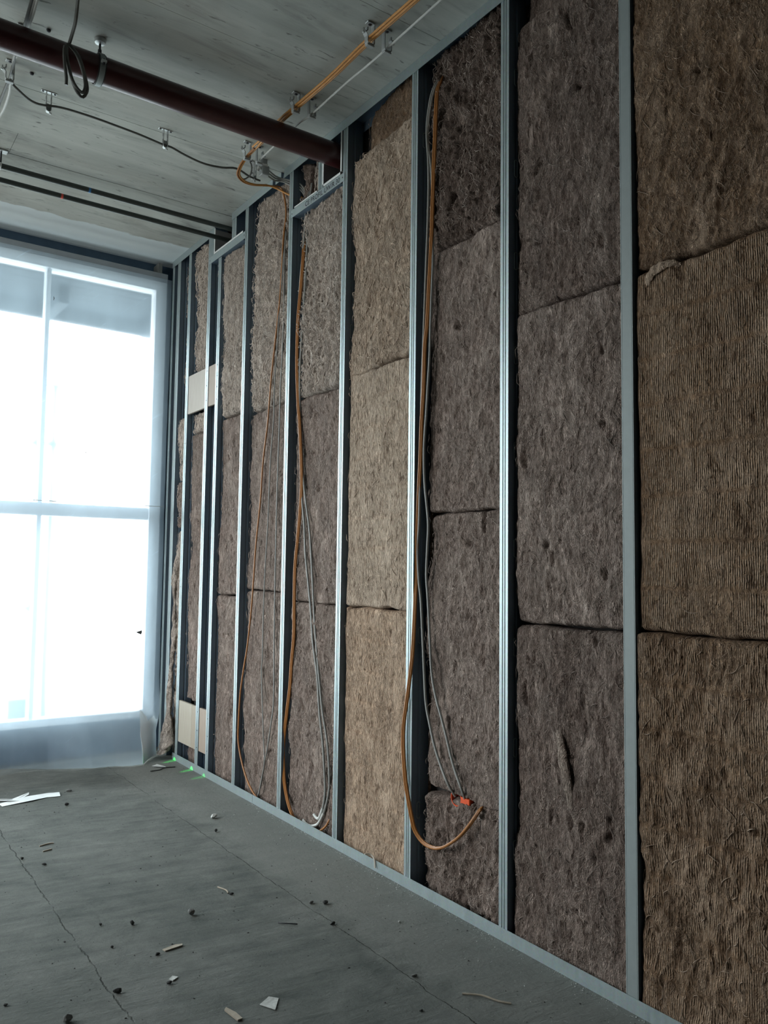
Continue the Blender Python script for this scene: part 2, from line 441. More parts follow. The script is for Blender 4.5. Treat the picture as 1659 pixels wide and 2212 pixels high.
def sheet():
    mt, nt, b, out = new_mat('milky_polythene'); n = N(nt)
    nt.nodes.remove(b)
    co = n.coord()
    nz = n.noise(n.mapping(co, (3, 3, 1.2)), 2.2, 3)
    scratch = n.noise(n.mapping(n('Mapping', {'Vector': co, 'Rotation': (0, 0.7, 0)}).outputs[0], (4, 4, 60)), 1.0, 4, 0.6, 1.0)
    tr = n('BsdfTransparent', {'Color': (0.93, 0.965, 1.0, 1)})
    rf = n('BsdfRefraction', {'Color': (0.95, 0.98, 1.0, 1), 'Roughness': 0.62, 'IOR': 1.06})
    tl = n('BsdfTranslucent', {'Color': (0.70, 0.87, 1.0, 1)})
    gl = n('BsdfGlossy', {'Roughness': 0.42, 'Color': (0.9, 0.95, 1, 1)})
    df = n('BsdfDiffuse', {'Color': (0.62, 0.72, 0.82, 1)})
    a = n('MixShader', {0: 0.45, 1: tr.outputs[0], 2: rf.outputs[0]})
    hz = n('MixShader', {0: 0.22, 1: tl.outputs[0], 2: df.outputs[0]})
    haze = n.math('ADD', n.rng(nz, 0.3, 0.7, 0.22, 0.29), n.rng(scratch, 0.66, 0.74, 0.0, 0.25))
    c = n('MixShader', {0: haze, 1: a.outputs[0], 2: hz.outputs[0]})
    fr = n('Fresnel', {'IOR': 1.35})
    d = n('MixShader', {0: fr.outputs[0], 1: c.outputs[0], 2: gl.outputs[0]})
    nt.links.new(d.outputs[0], out.inputs[0])
    return mt
M['sheet'] = sheet()
def glass():
    mt, nt, b, out = new_mat('thin_window_glass'); n = N(nt); nt.nodes.remove(b)
    tr = n('BsdfTransparent', {'Color': (0.95, 0.98, 0.98, 1)}); gl = n('BsdfGlossy', {'Roughness': 0.02})
    lw = n('LayerWeight', {'Blend': 0.12})
    d = n('MixShader', {0: n.math('MULTIPLY', lw.outputs['Fresnel'], 0.6), 1: tr.outputs[0], 2: gl.outputs[0]})
    nt.links.new(d.outputs[0], out.inputs[0]); return mt
M['glass'] = glass()
# ---------------------------------------------------------------- the room
def structure(name, mb, mat, parent=None, **k):
    o = mb.build(name, mat, parent, **k)
    if not parent: o['kind'] = 'structure'
    return o
floor = structure('floor', MB().box(-4.5, 0.3, -6.2, 6.7, -0.25, 0.0), M['floor'])
ceiling = structure('ceiling', MB().box(-4.5, 0.3, -6.2, 6.9, H + 0.012, H + 0.25), M['ceiling'])
yb = [-6.2, -4.6, -3.2, -1.9, -1.0, -0.2, 0.62, 1.15, 1.70, 2.26, 2.82, 3.385, 3.905, 4.40, 4.91, 5.19, 5.56, 6.9]
for i in range(len(yb) - 1):
    cuts = [-4.5, 0.3]
    if i in (7, 10): cuts = [-4.5, -2.4, 0.3]
    if i == 14: cuts = [-4.5, -1.447, 0.3]
    for j in range(len(cuts) - 1):
        dz = rnd.uniform(-0.0015, 0.0015)
        MB().box(cuts[j] + 0.0012, cuts[j + 1] - 0.0012, yb[i] + 0.0018, yb[i + 1] - 0.0018, H + dz, H + 0.0125).build('ceiling_panel', M['ceiling'], ceiling)
structure('wall_right', MB().box(0.125, 0.25, -6.2, 6.7, 0.0, H + 0.012), M['back'])
structure('wall_left', MB().box(-4.5, -4.2, -6.2, 4.0, 0, H).box(-4.5, -4.2, 6.2, 6.62, 0, H).box(-4.5, -4.2, 4.0, 6.2, 0, 0.3).box(-4.5, -4.2, 4.0, 6.2, 3.7, H), M['plaster'])  # the opening is added to throw fill light on the stud wall
structure('wall_back', MB().box(-4.2, 0.125, -6.2, -6.0, 0, H), M['plaster'])
wf = MB()
wf.box(-4.2, -3.15, YF, YF + 0.2, 0, H)
wf.box(-3.15, 0.125, YF, YF + 0.2, 0, 0.27)       # upstand
wf.box(-3.15, 0.125, YF, YF + 0.2, 3.84, H)       # lintel strip in dark membrane
wf.box(-0.045, 0.125, YF, YF + 0.2, 0.27, 3.84)
wall_far = structure('wall_far', wf, M['reveal'])

# window with frame, mullions, transom and panes
w1 = thing('window_1', None, None); w1['kind'] = 'structure'
MB().box(-3.15, -0.035, 6.285, 6.418, 3.772, 3.838).build('frame_head', M['lintel'], w1, bevel=0.004)
MB().box(-3.15, -0.036, 6.292, 6.418, 3.690, 3.770).build('frame_top_rail', M['frame'], w1, bevel=0.004)
MB().box(-0.128, -0.036, 6.292, 6.40, 0.28, 3.689).build('jamb', M['frame'], w1, bevel=0.004)
MB().box(-3.15, -3.06, 6.292, 6.40, 0.28, 3.689).build('jamb', M['frame'], w1, bevel=0.004)
MB().box(-3.059, -0.129, 6.292, 6.40, 0.272, 0.33).build('sill', M['frame'], w1, bevel=0.004)
xs = [-0.128, -0.945, -1.92, -3.06]
for i in range(3):
    xr, xl = xs[i], xs[i + 1]
    if i < 2: MB().box(xl - 0.017, xl + 0.017, 6.31, 6.40, 0.331, 3.689).build('mullion', M['frame'], w1, bevel=0.004)
    MB().box(xl + (0.018 if i < 2 else 0.001), xr - (0.018 if i else 0.001), 6.31, 6.40, 1.82, 1.915).build('transom', M['frame'], w1, bevel=0.004)
    for (za, zb) in ((0.331, 1.819), (1.916, 3.689)):
        MB().box(xl + 0.019, xr - 0.019, 6.352, 6.356, za + 0.001, zb - 0.001).build('pane', M['glass'], w1)
sb = MB().box(-0.115, -0.085, 6.29, 6.41, 3.8385, 3.92).build('spacer_block', M['stone_grey'], w1)

# outside: terrace, scaffold deck above, scaffold tubes, a box
lk = thing('scaffold_deck', 'narrow lower scaffold deck outside, carrying the grey box', 'scaffold deck')
for k in range(3):
    MB().box(-4.6, 2.4, 7.0 + k * 0.16, 7.155 + k * 0.16, -0.30, -0.25).build('deck_plank', M['deck'], lk)
dk = thing('scaffold_deck', 'pale blue scaffold deck seen above through the plastic sheet', 'scaffold deck')
for k in range(6):
    MB().box(-3.1 if k < 1 else -4.6, -0.06 if k < 1 else 2.4, 6.475 + k * 0.155, 6.618 + k * 0.155, 3.745, 3.79).build('deck_plank', M['deck'], dk)
MB().box(-4.6, 2.4, 7.395, 7.43, 3.62, 3.80).build('toe_board', M['deck'], dk)
for k, x in enumerate((-2.0, -0.72, 0.16)):
    MB().box(x - 0.04, x + 0.04, 6.8, 7.385, 3.60, 3.744).build('deck_bracket', M['deck'], dk)
def pole(label, a, b, r=0.03):
    o = MB().tube([a, b], r, 12).build('scaffold_tube', M['scaffold'], smooth=True)
    return tag(o, label, 'scaffold tube', 'scaffold tubes outside the window')
pole('upright scaffold tube outside, the one nearer the room corner of the pair', (-0.625, 7.32, -0.25), (-0.625, 7.32, 3.03))
pole('upright scaffold tube outside, the one farther from the room corner of the pair', (-0.755, 7.32, -0.25), (-0.755, 7.32, 3.01))
pole('short level scaffold tube capping the pair of uprights outside', (-0.82, 7.265, 3.0), (-0.50, 7.265, 3.03), 0.02)
pole('long level scaffold tube crossing the uprights outside above the window transom', (-3.6, 7.375, 2.50), (-0.42, 7.375, 2.515), 0.024)
pole('lower short level scaffold tube outside, below the window transom', (-1.4, 7.375, 1.08), (-0.70, 7.375, 1.08), 0.022)
cr = thing('outdoor_box', 'grey box standing outside against the scaffold behind the plastic sheet', 'box')
MB().box(-0.95, -0.77, 7.1, 7.28, -0.25, 0.34).build('body', M['crate'], cr, bevel=0.006)
MB().box(-0.955, -0.765, 7.095, 7.285, 0.342, 0.36).build('lid', M['crate'], cr, bevel=0.004)

# ---------------------------------------------------------------- polythene sheet over the window
def make_sheet():
    nu, nv = 400, 170
    x = np.linspace(-3.14, -0.03, nu)
    s = np.linspace(0, 1, nv)
    hem_x = [-4.2, -2.0, -1.3, -1.1, -0.86, -0.59, -0.43, -0.31, -0.22, -0.14, -0.03]
    hem_y = [6.12, 6.14, 6.15, 6.16, 6.11, 5.98, 5.95, 5.88, 5.88, 5.98, 6.10]
    hem_z = [0.006, 0.03, 0.05, 0.035, 0.006, 0.006, 0.006, 0.006, 0.006, 0.008, 0.012]
    X, S = np.meshgrid(x, s)
    hy = np.interp(X, hem_x, hem_y); hz = np.interp(X, hem_x, hem_z)
    Z = 3.768 + (hz - 3.768) * S
    t = np.clip((0.62 - Z) / 0.62, 0, 1); t2 = t * t * (3 - 2 * t)
    Yc = 6.215 + (hy - 6.215) * t2
    Yc = Yc - 0.010 * np.sin(X * 9 + 0.6 * np.sin(Z * 2)) * t - 0.05 * fbm(X * 4, Z * 3, 5) * t - 0.006 * fbm(X * 3, Z * 2, 9)
    Yc = np.minimum(Yc, 6.25)
    Xc = X - 0.045 * np.clip((0.45 - Z) / 0.25, 0, 1) ** 2 * np.clip((X + 0.5) / 0.47, 0, 1) - 0.012 * fbm(X * 2, Z * 3, 3) * np.clip((X + 0.5) * 2, 0, 1)
    # tape weld across the sheet: a small horizontal crease
    cre = np.exp(-((Z - 1.925 + 0.004 * X) / 0.012) ** 2)
    Yc = Yc - 0.004 * cre
    v = np.stack([Xc, Yc, Z], -1).reshape(-1, 3)
    i = np.arange(nv - 1)[:, None] * nu + np.arange(nu - 1)[None, :]
    f = np.stack([i, i + 1, i + nu + 1, i + nu], -1).reshape(-1, 4)
    return v, f
def grid_obj(name, v, f, mat, parent=None, smooth=True):
    me = bpy.data.meshes.new(name)
    nv, nf = len(v), len(f)
    me.vertices.add(nv); me.vertices.foreach_set('co', v.astype(np.float32).ravel())
    k = f.shape[1]
    me.loops.add(nf * k); me.polygons.add(nf)
    me.loops.foreach_set('vertex_index', f.astype(np.int32).ravel())
    me.polygons.foreach_set('loop_start', np.arange(nf, dtype=np.int32) * k)
    me.update(calc_edges=True); me.validate()
    if smooth: me.shade_smooth()
    me.materials.append(mat)
    o = bpy.data.objects.new(name, me); COL.objects.link(o)
    if parent: o.parent = parent
    return o
v, f = make_sheet()
sh = grid_obj('plastic_sheet', v, f, M['sheet'])
tag(sh, 'milky plastic sheet hung over the tall window, crumpled hem on the floor', 'plastic sheet')
weld = MB().tube([(x, 6.205, 1.925 + 0.004 * x) for x in np.linspace(-3.1, -0.04, 40)], 0.0022, 5)
weld.build('weld_seam', M['white_cut'], sh)
for (x, z, h, w) in ((-0.25, 2.225, 0.05, 0.007), (-0.66, 2.30, 0.012, 0.012), (-0.235, 2.15, 0.012, 0.004), (-0.93, 3.43, 0.03, 0.004), (-0.78, 2.26, 0.006, 0.01), (-0.21, 0.94, 0.004, 0.05)):
    MB().tube([(x - w * .4, 6.203, z + h * .5), (x + w * .4, 6.200, z + h * .1), (x, 6.203, z - h * .5)], [0.0012, max(0.003, w * .35), 0.001], 5).build('debris_fleck', M['stone_dark'], sh)

# ---------------------------------------------------------------- mineral wool batts
BATTS = []
def batt(label, y0, y1, z0, z1, rec, col, rib, seed, res=0.008, amp=1.0, gap=0.012, far_round=0.035, fluff=0, near_round=0.03, group='mineral wool batts in the stud bays', tilt=0.0, bulge=0.0):
    edge_d = min(0.045, far_round * 1.0)
    ny = max(6, int((y1 - y0) / res)); nz = max(6, int((z1 - z0) / res))
    u = np.linspace(0, 1, ny); w = np.linspace(0, 1, nz)
    U, Wz = np.meshgrid(u, w)
    zz = z0 + (z1 - z0) * Wz
    g = gap * (0.5 + 2.2 * np.clip(fbm(zz * 5.0, zz * 0 + seed, seed, 3) + 0.35, 0, 1)) + gap * 1.2 * np.clip(fbm(zz * 2.2, zz * 0 + 3.3, seed + 5, 2) * 3, 0, 1)
    Yy = y0 + (y1 - g - y0) * U
    jig_t = 0.010 * fbm(Yy * 9, Yy * 0, seed + 8, 4) * 2
    jig_b = 0.010 * fbm(Yy * 9, Yy * 0 + 5, seed + 9, 4) * 2
    Zz = zz + jig_t * np.clip((Wz - 0.9) * 10, 0, 1) + jig_b * np.clip((0.1 - Wz) * 10, 0, 1) + tilt * (U - 0.5)
    dn = Yy - y0; df = (y1 - g) - Yy
    dt = (z1 - zz); db = (zz - z0)
    x = np.full_like(Yy, rec)
    x += amp * (-0.030 * fbm(Yy * 4.5, Zz * 3.2, seed, 4) * 1.6)
    wy = Yy + 0.045 * fbm(Yy * 10, Zz * 7, seed + 1, 3); wz = Zz + 0.08 * fbm(Yy * 9, Zz * 6, seed + 2, 3)
    lump = fbm(wy * 30, wz * 13, seed + 3, 3)
    x += amp * (-0.012 * lump)
    rg = 1 - np.abs(2 * vnoise(wy * 75, wz * 24, seed + 4) - 1)
    rg2 = 1 - np.abs(2 * vnoise(wy * 44 + wz * 14, wz * 15 - wy * 9, seed + 6) - 1)
    rg3 = 1 - np.abs(2 * vnoise(wy * 26 + wz * 5, wz * 9 - wy * 4, seed + 16) - 1)
    x += amp * (1 - 0.75 * rib) * (1.0 if amp > 1.25 else 0.55) * (-0.0065 * rg ** 2 - 0.009 * rg2 ** 3 - (0.012 if amp > 1.25 else 0.005) * rg3 ** 4)
    pits = np.clip(fbm(wy * 18, wz * 9, seed + 7, 3) - 0.27, 0, 1)
    x += amp * np.minimum(0.03, 0.30 * pits) * (0.25 if rib > 0.5 else 0.8)
    x += edge_d * np.exp(-(df / far_round) ** 2 * 1.2) + 0.02 * np.exp(-(dn / near_round) ** 2)
    jn = 0.5 + 1.6 * np.clip(fbm(Yy * 14, Yy * 0 + 2, seed + 12, 3) + 0.3, 0, 1)
    x += 0.022 * np.exp(-(dt / (0.006 * jn)) ** 2) + 0.022 * np.exp(-(db / (0.005 * jn)) ** 2)
    x -= bulge * np.exp(-((U - 0.5) / 0.35) ** 2) * np.exp(-((Wz - 0.5) / 0.4) ** 2)
    under = np.clip((0.062 - dn) / 0.012, 0, 1)
    x = np.maximum(x, 0.013 * under + 0.004 * (1 - under)); x = np.minimum(x, 0.118)
    v = np.stack([x, Yy, Zz], -1)
    # skirt back to the board
    P = np.zeros((nz + 2, ny + 2, 3)); P[1:-1, 1:-1] = v
    P[0, 1:-1] = v[0]; P[-1, 1:-1] = v[-1]; P[1:-1, 0] = v[:, 0]; P[1:-1, -1] = v[:, -1]
    P[0, 0] = v[0, 0]; P[0, -1] = v[0, -1]; P[-1, 0] = v[-1, 0]; P[-1, -1] = v[-1, -1]
    P[0, :, 0] = P[-1, :, 0] = 0.121; P[:, 0, 0] = P[:, -1, 0] = 0.121
    n1, n2 = P.shape[:2]
    i = np.arange(n1 - 1)[:, None] * n2 + np.arange(n2 - 1)[None, :]
    f = np.stack([i, i + n2, i + n2 + 1, i + 1], -1).reshape(-1, 4)
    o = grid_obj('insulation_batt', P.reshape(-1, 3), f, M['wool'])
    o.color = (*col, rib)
    tag(o, label, 'insulation', group)
    BATTS.append(o)
    if fluff:
        r = np.random.RandomState(seed)
        V = []; F = []
        for k in range(int(fluff * (2.2 if amp > 1.3 or col == TAN else 1.5))):
            a = r.randint(3, nz - 3); b = r.randint(3, ny - 3)
            ang = r.normal(0, 0.55) + (0 if r.rand() < .5 else math.pi)
            sh_ = amp > 1.3 or col == TAN
            L = r.uniform(0.02, 0.085); ns = 6; bend = r.uniform(-2.2, 2.2); rad = r.uniform(0.0006, 0.0021 if sh_ else 0.0013)
            py, pz = v[a, b, 1], v[a, b, 2]
            base = len(V); lift = r.uniform(0.001, 0.007)
            for s_ in range(ns):
                tt = s_ / (ns - 1)
                ia = int(np.clip(round((pz - z0) / (z1 - z0) * (nz - 1)), 0, nz - 1)); ib = int(np.clip(round((py - y0) / (y1 - y0) * (ny - 1)), 0, ny - 1))
                px = min(v[ia, ib, 0], 0.10) - 0.001 - lift * math.sin(math.pi * tt)
                aa = ang + bend * (tt - 0.5)
                rr = rad * (0.35 + math.sin(math.pi * min(0.95, max(0.05, tt))) * 0.75)
                sy, sz = math.cos(aa), -math.sin(aa)
                V += [(px - rr, py, pz), (px + rr * .6, py + sy * rr, pz + sz * rr), (px + rr * .6, py - sy * rr, pz - sz * rr)]
                py += math.sin(aa) * L / ns; pz += math.cos(aa) * L / ns
                py = min(max(py, y0 + 0.005), y1 - 0.004); pz = min(max(pz, z0 + 0.002), z1 - 0.002)
            for s_ in range(ns - 1):
                for q in range(3):
                    A = base + s_ * 3 + q; B = base + s_ * 3 + (q + 1) % 3
                    F.append((A, B, B + 3, A + 3))
        so = grid_obj('loose_fibres', np.array(V), np.array(F), M['strand'], o)
        so.color = (*col, 0); so['kind'] = 'stuff'
    return o
BR = (0.285, 0.178, 0.105)      # warm brown
TAN = (0.60, 0.46, 0.345)      # lighter tan
GB = (0.35, 0.27, 0.23)       # grey brown
DK = (0.25, 0.185, 0.155)      # darker grey brown
GR = (0.66, 0.565, 0.49)      # paler grey
W0 = 'of the bay at the photo right edge'
b = batt
# bay right of the first stud
b('fuzzy brown wool batt, upper one ' + W0, 1.14, 1.746, 2.513, 3.755, 0.013, BR, 0.05, 11, 0.006, 1.0, 0.002, 0.010, 260)
b('evenly ribbed brown wool batt, middle one ' + W0, 1.14, 1.746, 1.262, 2.507, 0.012, BR, 1.0, 12, 0.006, 0.7, 0.002, 0.010, 60)
b('lumpy torn brown wool batt, bottom one ' + W0, 1.14, 1.746, 0.004, 1.256, 0.013, BR, 0.75, 13, 0.006, 1.35, 0.002, 0.010, 120)
b('thin wool strip under the ceiling ' + W0, 1.14, 1.746, 3.76, 3.94, 0.06, BR, 0.0, 14, 0.010)
W1 = 'between the flat stud and the first ribbed one'
b('dark brown wool batt, upper one ' + W1, 1.752, 2.362, 2.513, 3.755, 0.027, DK, 0.05, 21, 0.006, 1.0, 0.008, 0.022, 260)
b('dark netted wool batt, middle one ' + W1, 1.752, 2.362, 1.252, 2.507, 0.024, GB, 0.25, 22, 0.006, 1.0, 0.006, 0.020, 260)
b('dark creased wool batt, bottom one ' + W1, 1.752, 2.362, 0.004, 1.244, 0.024, DK, 0.2, 23, 0.006, 1.15, 0.006, 0.020, 240)
b('dark wool strip under the ceiling ' + W1, 1.752, 2.362, 3.76, 3.94, 0.065, DK, 0.0, 24, 0.010)
W2 = 'of the bay with the long orange cable loop'
b('dark frayed wool batt, topmost one ' + W2, 2.368, 2.990, 2.972, 3.93, 0.058, DK, 0.0, 31, 0.006, 1.7, 0.02, 0.04, 420)
b('dark wool batt below the frayed one ' + W2, 2.368, 2.990, 1.722, 2.966, 0.052, GB, 0.1, 32, 0.006, 1.1, 0.014, 0.03, 300)
b('dark wool batt just above the orange wall box and behind its grey cables', 2.368, 2.990, 0.475, 1.714, 0.052, GB, 0.15, 33, 0.006, 1.25, 0.014, 0.03, 300)
b('short dark wool batt under the orange wall box and above the floor track', 2.368, 2.990, 0.004, 0.466, 0.050, GB, 0.05, 34, 0.006, 1.3, 0.014, 0.03, 160, tilt=-0.06)
W3 = 'of the light tan bay'
b('light tan curly wool batt, upper one ' + W3, 2.996, 3.622, 2.500, 3.700, 0.026, TAN, 0.10, 41, 0.006, 0.8, 0.012, 0.022, 500, tilt=-0.05)
b('light tan ribbed wool batt, middle one ' + W3, 2.996, 3.622, 1.262, 2.492, 0.022, TAN, 0.85, 42, 0.006, 0.5, 0.008, 0.016, 120)
b('light tan ribbed wool batt with frayed foot, bottom one ' + W3, 2.996, 3.622, 0.004, 1.256, 0.022, (0.55, 0.385, 0.265), 0.75, 43, 0.006, 0.75, 0.006, 0.014, 200)
b('brown torn wool piece under the track ' + W3, 2.996, 3.560, 3.66, 3.94, 0.048, BR, 0.1, 44, 0.007, 1.0, 0.03, 0.05, 60, tilt=-0.07)
W4 = 'of the bay below the red pipe'
b('shaggy pale wool batt, upper one ' + W4, 3.628, 4.242, 2.468, 3.590, 0.042, GR, 0.0, 51, 0.007, 1.6, 0.03, 0.05, 650)
b('grey wool batt, middle one ' + W4, 3.628, 4.242, 1.262, 2.460, 0.042, GB, 0.1, 52, 0.007, 1.0, 0.012, 0.024, 260)
b('grey wool batt with a torn hole, bottom one ' + W4, 3.628, 4.242, 0.004, 1.255, 0.044, GB, 0.1, 53, 0.007, 1.25, 0.010, 0.02, 240)
b('folded wool tuft stuffed beside the red pipe opening', 3.945, 4.10, 3.66, 3.90, 0.045, GR, 0.0, 54, 0.006, 1.2, 0.02, 0.04, 60)
b('dark thin wool wisp beside the stud left of the red pipe', 4.135, 4.225, 3.64, 3.92, 0.060, GB, 0.0, 55, 0.006, 1.8, 0.02, 0.03, 40)
W5 = 'of the bay left of the red pipe'
b('shaggy pale wool batt, upper one ' + W5, 4.294, 4.867, 2.482, 3.90, 0.042, GR, 0.0, 61, 0.007, 1.35, 0.025, 0.04, 650)
b('grey wool batt, middle one ' + W5, 4.294, 4.867, 1.312, 2.474, 0.042, GB, 0.1, 62, 0.007, 1.0, 0.012, 0.024, 260)
b('grey wool batt, bottom one ' + W5, 4.294, 4.867, 0.004, 1.304, 0.042, GB, 0.15, 63, 0.007, 1.1, 0.012, 0.024, 240)
W6 = 'of the bay next to the pale boards, room side'
b('shaggy pale wool batt, upper one ' + W6, 4.918, 5.298, 2.51, 3.68, 0.034, GR, 0.0, 71, 0.008, 1.3, 0.012, 0.02, 520)
b('grey wool batt, middle one ' + W6, 4.918, 5.298, 1.267, 2.50, 0.034, GB, 0.1, 72, 0.008, 0.9, 0.007, 0.016, 160)
b('grey wool batt, bottom one ' + W6, 4.918, 5.298, 0.004, 1.259, 0.036, GB, 0.1, 73, 0.008, 1.0, 0.007, 0.016, 160)
b('dark wool scrap in the small square opening under the ceiling', 4.918, 5.04, 3.75, 3.93, 0.075, GB, 0.0, 74, 0.007, 1.8, 0.04, 0.04, 40)
W7 = 'in the narrow gap between the two board-carrying studs'
b('thin wool sliver, topmost one ' + W7, 5.354, 5.481, 3.15, 3.68, 0.055, GR, 0.0, 81, 0.008, 1.5, 0.04, 0.04, 60)
b('small wool tuft above the upper board ' + W7, 5.354, 5.440, 2.93, 3.09, 0.055, GR, 0.0, 82, 0.007, 1.4, 0.02, 0.03, 30)
b('wool sliver between the two boards ' + W7, 5.354, 5.481, 0.47, 2.60, 0.055, GB, 0.0, 83, 0.008, 1.3, 0.028, 0.04, 160)
W8 = 'at the pale boards'
b('shaggy pale wool batt above the upper board, ' + W8, 5.541, 5.871, 2.93, 3.90, 0.032, GR, 0.0, 91, 0.008, 1.4, 0.026, 0.045, 420)
b('crumpled wool piece just under the upper board, ' + W8, 5.541, 5.871, 2.46, 2.61, 0.040, GR, 0.0, 92, 0.007, 1.5, 0.03, 0.045, 80)
b('long grey wool batt above the lower board, ' + W8, 5.541, 5.871, 0.47, 2.45, 0.032, GB, 0.05, 93, 0.008, 0.9, 0.018, 0.03, 240)
b('dark wool strip under the lower board, ' + W8, 5.541, 5.871, 0.004, 0.135, 0.055, DK, 0.0, 94, 0.008, 0.8, 0.02, 0.03, 20)
W9 = 'of the second bay from the window corner'
b('thin grey wool batt, upper one ' + W9, 5.926, 6.093, 2.62, 3.90, 0.040, GR, 0.0, 101, 0.008, 1.3, 0.035, 0.05, 160)
b('bulging ragged wool batt, second down ' + W9, 5.926, 6.093, 2.12, 2.61, 0.030, GR, 0.0, 102, 0.007, 1.5, 0.02, 0.04, 100, bulge=0.02)
b('curled grey wool piece, third down ' + W9, 5.926, 6.093, 1.75, 2.11, 0.030, GB, 0.0, 103, 0.007, 1.6, 0.02, 0.04, 80, bulge=0.02)
b('pale wool batt, lowest one ' + W9, 5.926, 6.093, 0.004, 1.74, 0.035, GR, 0.0, 104, 0.008, 1.3, 0.02, 0.04, 200)
WX = 'of the narrow bay right in the window corner'
b('narrow wool strip, upper one ' + WX, 6.163, 6.228, 2.35, 3.90, 0.03, GR, 0.0, 111, 0.008, 0.8, 0.010, 0.03, 60)
b('narrow drooping wool strip, lower one ' + WX, 6.163, 6.228, 0.004, 2.33, 0.028, GR, 0.0, 112, 0.008, 1.0, 0.010, 0.03, 80)

# torn strip that slumps to the floor in the corner
def tuft(parent, path, r, seed, name='torn_tuft', col=BR):
    P = catmull(path, 0.005); n = len(P); seg = 12
    mb = MB(); mb.tube(P, [r * (0.35 + 0.65 * math.sin(math.pi * min(0.93, max(0.1, k / (n - 1))))) for k in range(n)], seg)
    V = np.array(mb.v); d = fbm(V[:, 1] * 90, V[:, 2] * 70, seed, 3) * r * 1.1
    V[:, 0] = 0.026 + (V[:, 0] - 0.026) * 0.45 - np.abs(d) * .25; V[:, 1] += d * .5; V[:, 2] += d * .5
    mb.v = [tuple(p) for p in V]
    o = mb.build(name, M['wool'], parent, smooth=True); o.color = (*col, 0.0)
    return o
tuft(BATTS[1], [(0.03, 1.70, 2.40), (0.006, 1.69, 2.47), (-0.006, 1.66, 2.495), (-0.004, 1.60, 2.50), (0.02, 1.575, 2.49)], 0.017, 5, col=(0.60, 0.44, 0.32))
tuft(BATTS[1], [(0.03, 1.64, 2.41), (0.012, 1.63, 2.45), (0.02, 1.60, 2.485)], 0.010, 6, col=(0.55, 0.40, 0.28))
tuft(BATTS[6], [(0.03, 2.12, 0.93), (0.014, 2.11, 0.86), (0.006, 2.085, 0.75), (0.004, 2.05, 0.62), (0.014, 2.03, 0.55), (0.03, 2.02, 0.53)], 0.022, 7, col=(0.42, 0.33, 0.27))
tuft(BATTS[6], [(0.03, 2.24, 1.10), (0.012, 2.22, 1.02), (0.012, 2.20, 0.95), (0.03, 2.19, 0.90)], 0.014, 8, col=(0.40, 0.31, 0.26))
def torn_strip():
    path = catmull([(0.03, 6.03, 1.55), (0.0, 6.03, 1.30), (0.01, 6.02, 0.95), (-0.012, 6.02, 0.62), (-0.02, 6.01, 0.38), (-0.03, 6.00, 0.20), (-0.035, 5.99, 0.11), (-0.055, 6.00, 0.06)], 0.012)
    n = len(path); seg = 22; V = []; F = []
    for i, p in enumerate(path):
        t = i / (n - 1)
        r0 = 0.020 + 0.012 * math.sin(t * 19) * (1 - t) + (0.046 * max(0, (t - 0.82) / 0.18) ** 0.8)
        if t > 0.97: r0 *= 0.75
        for k in range(seg):
            a = 2 * math.pi * k / seg
            V.append((p.x + math.cos(a) * r0 * (0.8 if t < 0.82 else 1.0), p.y + math.sin(a) * r0 * 1.25, p.z + (0.5 * r0 * math.cos(a) if t > 0.82 else 0)))
    V = np.array(V)
    for i in range(n - 1):
        for k in range(seg):
            a = i * seg + k; bb = i * seg + (k + 1) % seg
            F.append((a, bb, bb + seg, a + seg))
    d = fbm(V[:, 1] * 45 + V[:, 0] * 30, V[:, 2] * 22, 77, 4) * 0.034
    V[:, 0] += d * 1.0; V[:, 1] += d * 0.8; V[:, 2] = np.maximum(V[:, 2], 0.003)
    o = grid_obj('torn_wool_strip', V, np.array(F), M['wool']); o.color = (*GR, 0.0)
    return tag(o, 'torn wool strip hanging down and slumped on the floor at the window corner', 'insulation')
torn_strip()
o = MB().tube(catmull([(-0.035, 3.31, 0.075), (-0.008, 3.30, 0.07), (-0.006, 3.27, 0.055), (-0.012, 3.255, 0.02)], 0.006), [0.001, 0.003, 0.005, 0.006, 0.006, 0.006, 0.005, 0.006, 0.006, 0.006, 0.005, 0.004, 0.002, 0.001, 0.001, 0.001, 0.001, 0.001][:18] if False else 0.004, 6).build('wool_tuft', M['strand'], smooth=True)
o.color = (0.5, 0.45, 0.38, 0)
tag(o, 'pale wool tuft caught on the floor track under the light tan bay', 'insulation')
# ---------------------------------------------------------------- metal studs and tracks
def strip_profile(pts, t=0.0014):
    """open polyline (x, y) thickened to a closed polygon"""
    P = [Vector((p[0], p[1])) for p in pts]; L = []; R = []
    for i, p in enumerate(P):
        d = (P[min(i + 1, len(P) - 1)] - P[max(i - 1, 0)]).normalized()
        nrm = Vector((-d.y, d.x)) * t * 0.5
        L.append(p + nrm); R.append(p - nrm)
    return [tuple(p) for p in L + R[::-1]]
def prism_z(mb, poly, z0, z1):
    n = len(poly)
    vs = [(x, y, z) for z in (z0, z1) for (x, y) in poly]
    h = n // 2
    fs = []
    for i in range(n): fs.append((i, (i + 1) % n, (i + 1) % n + n, i + n))
    for i in range(h - 1):      # end caps as quads along the strip
        a, c = i, n - 1 - i
        fs.append((a, a + 1, c - 1, c)); fs.append((a + n, c + n, c - 1 + n, a + 1 + n))
    return mb.add(vs, fs)
slot_mesh = None
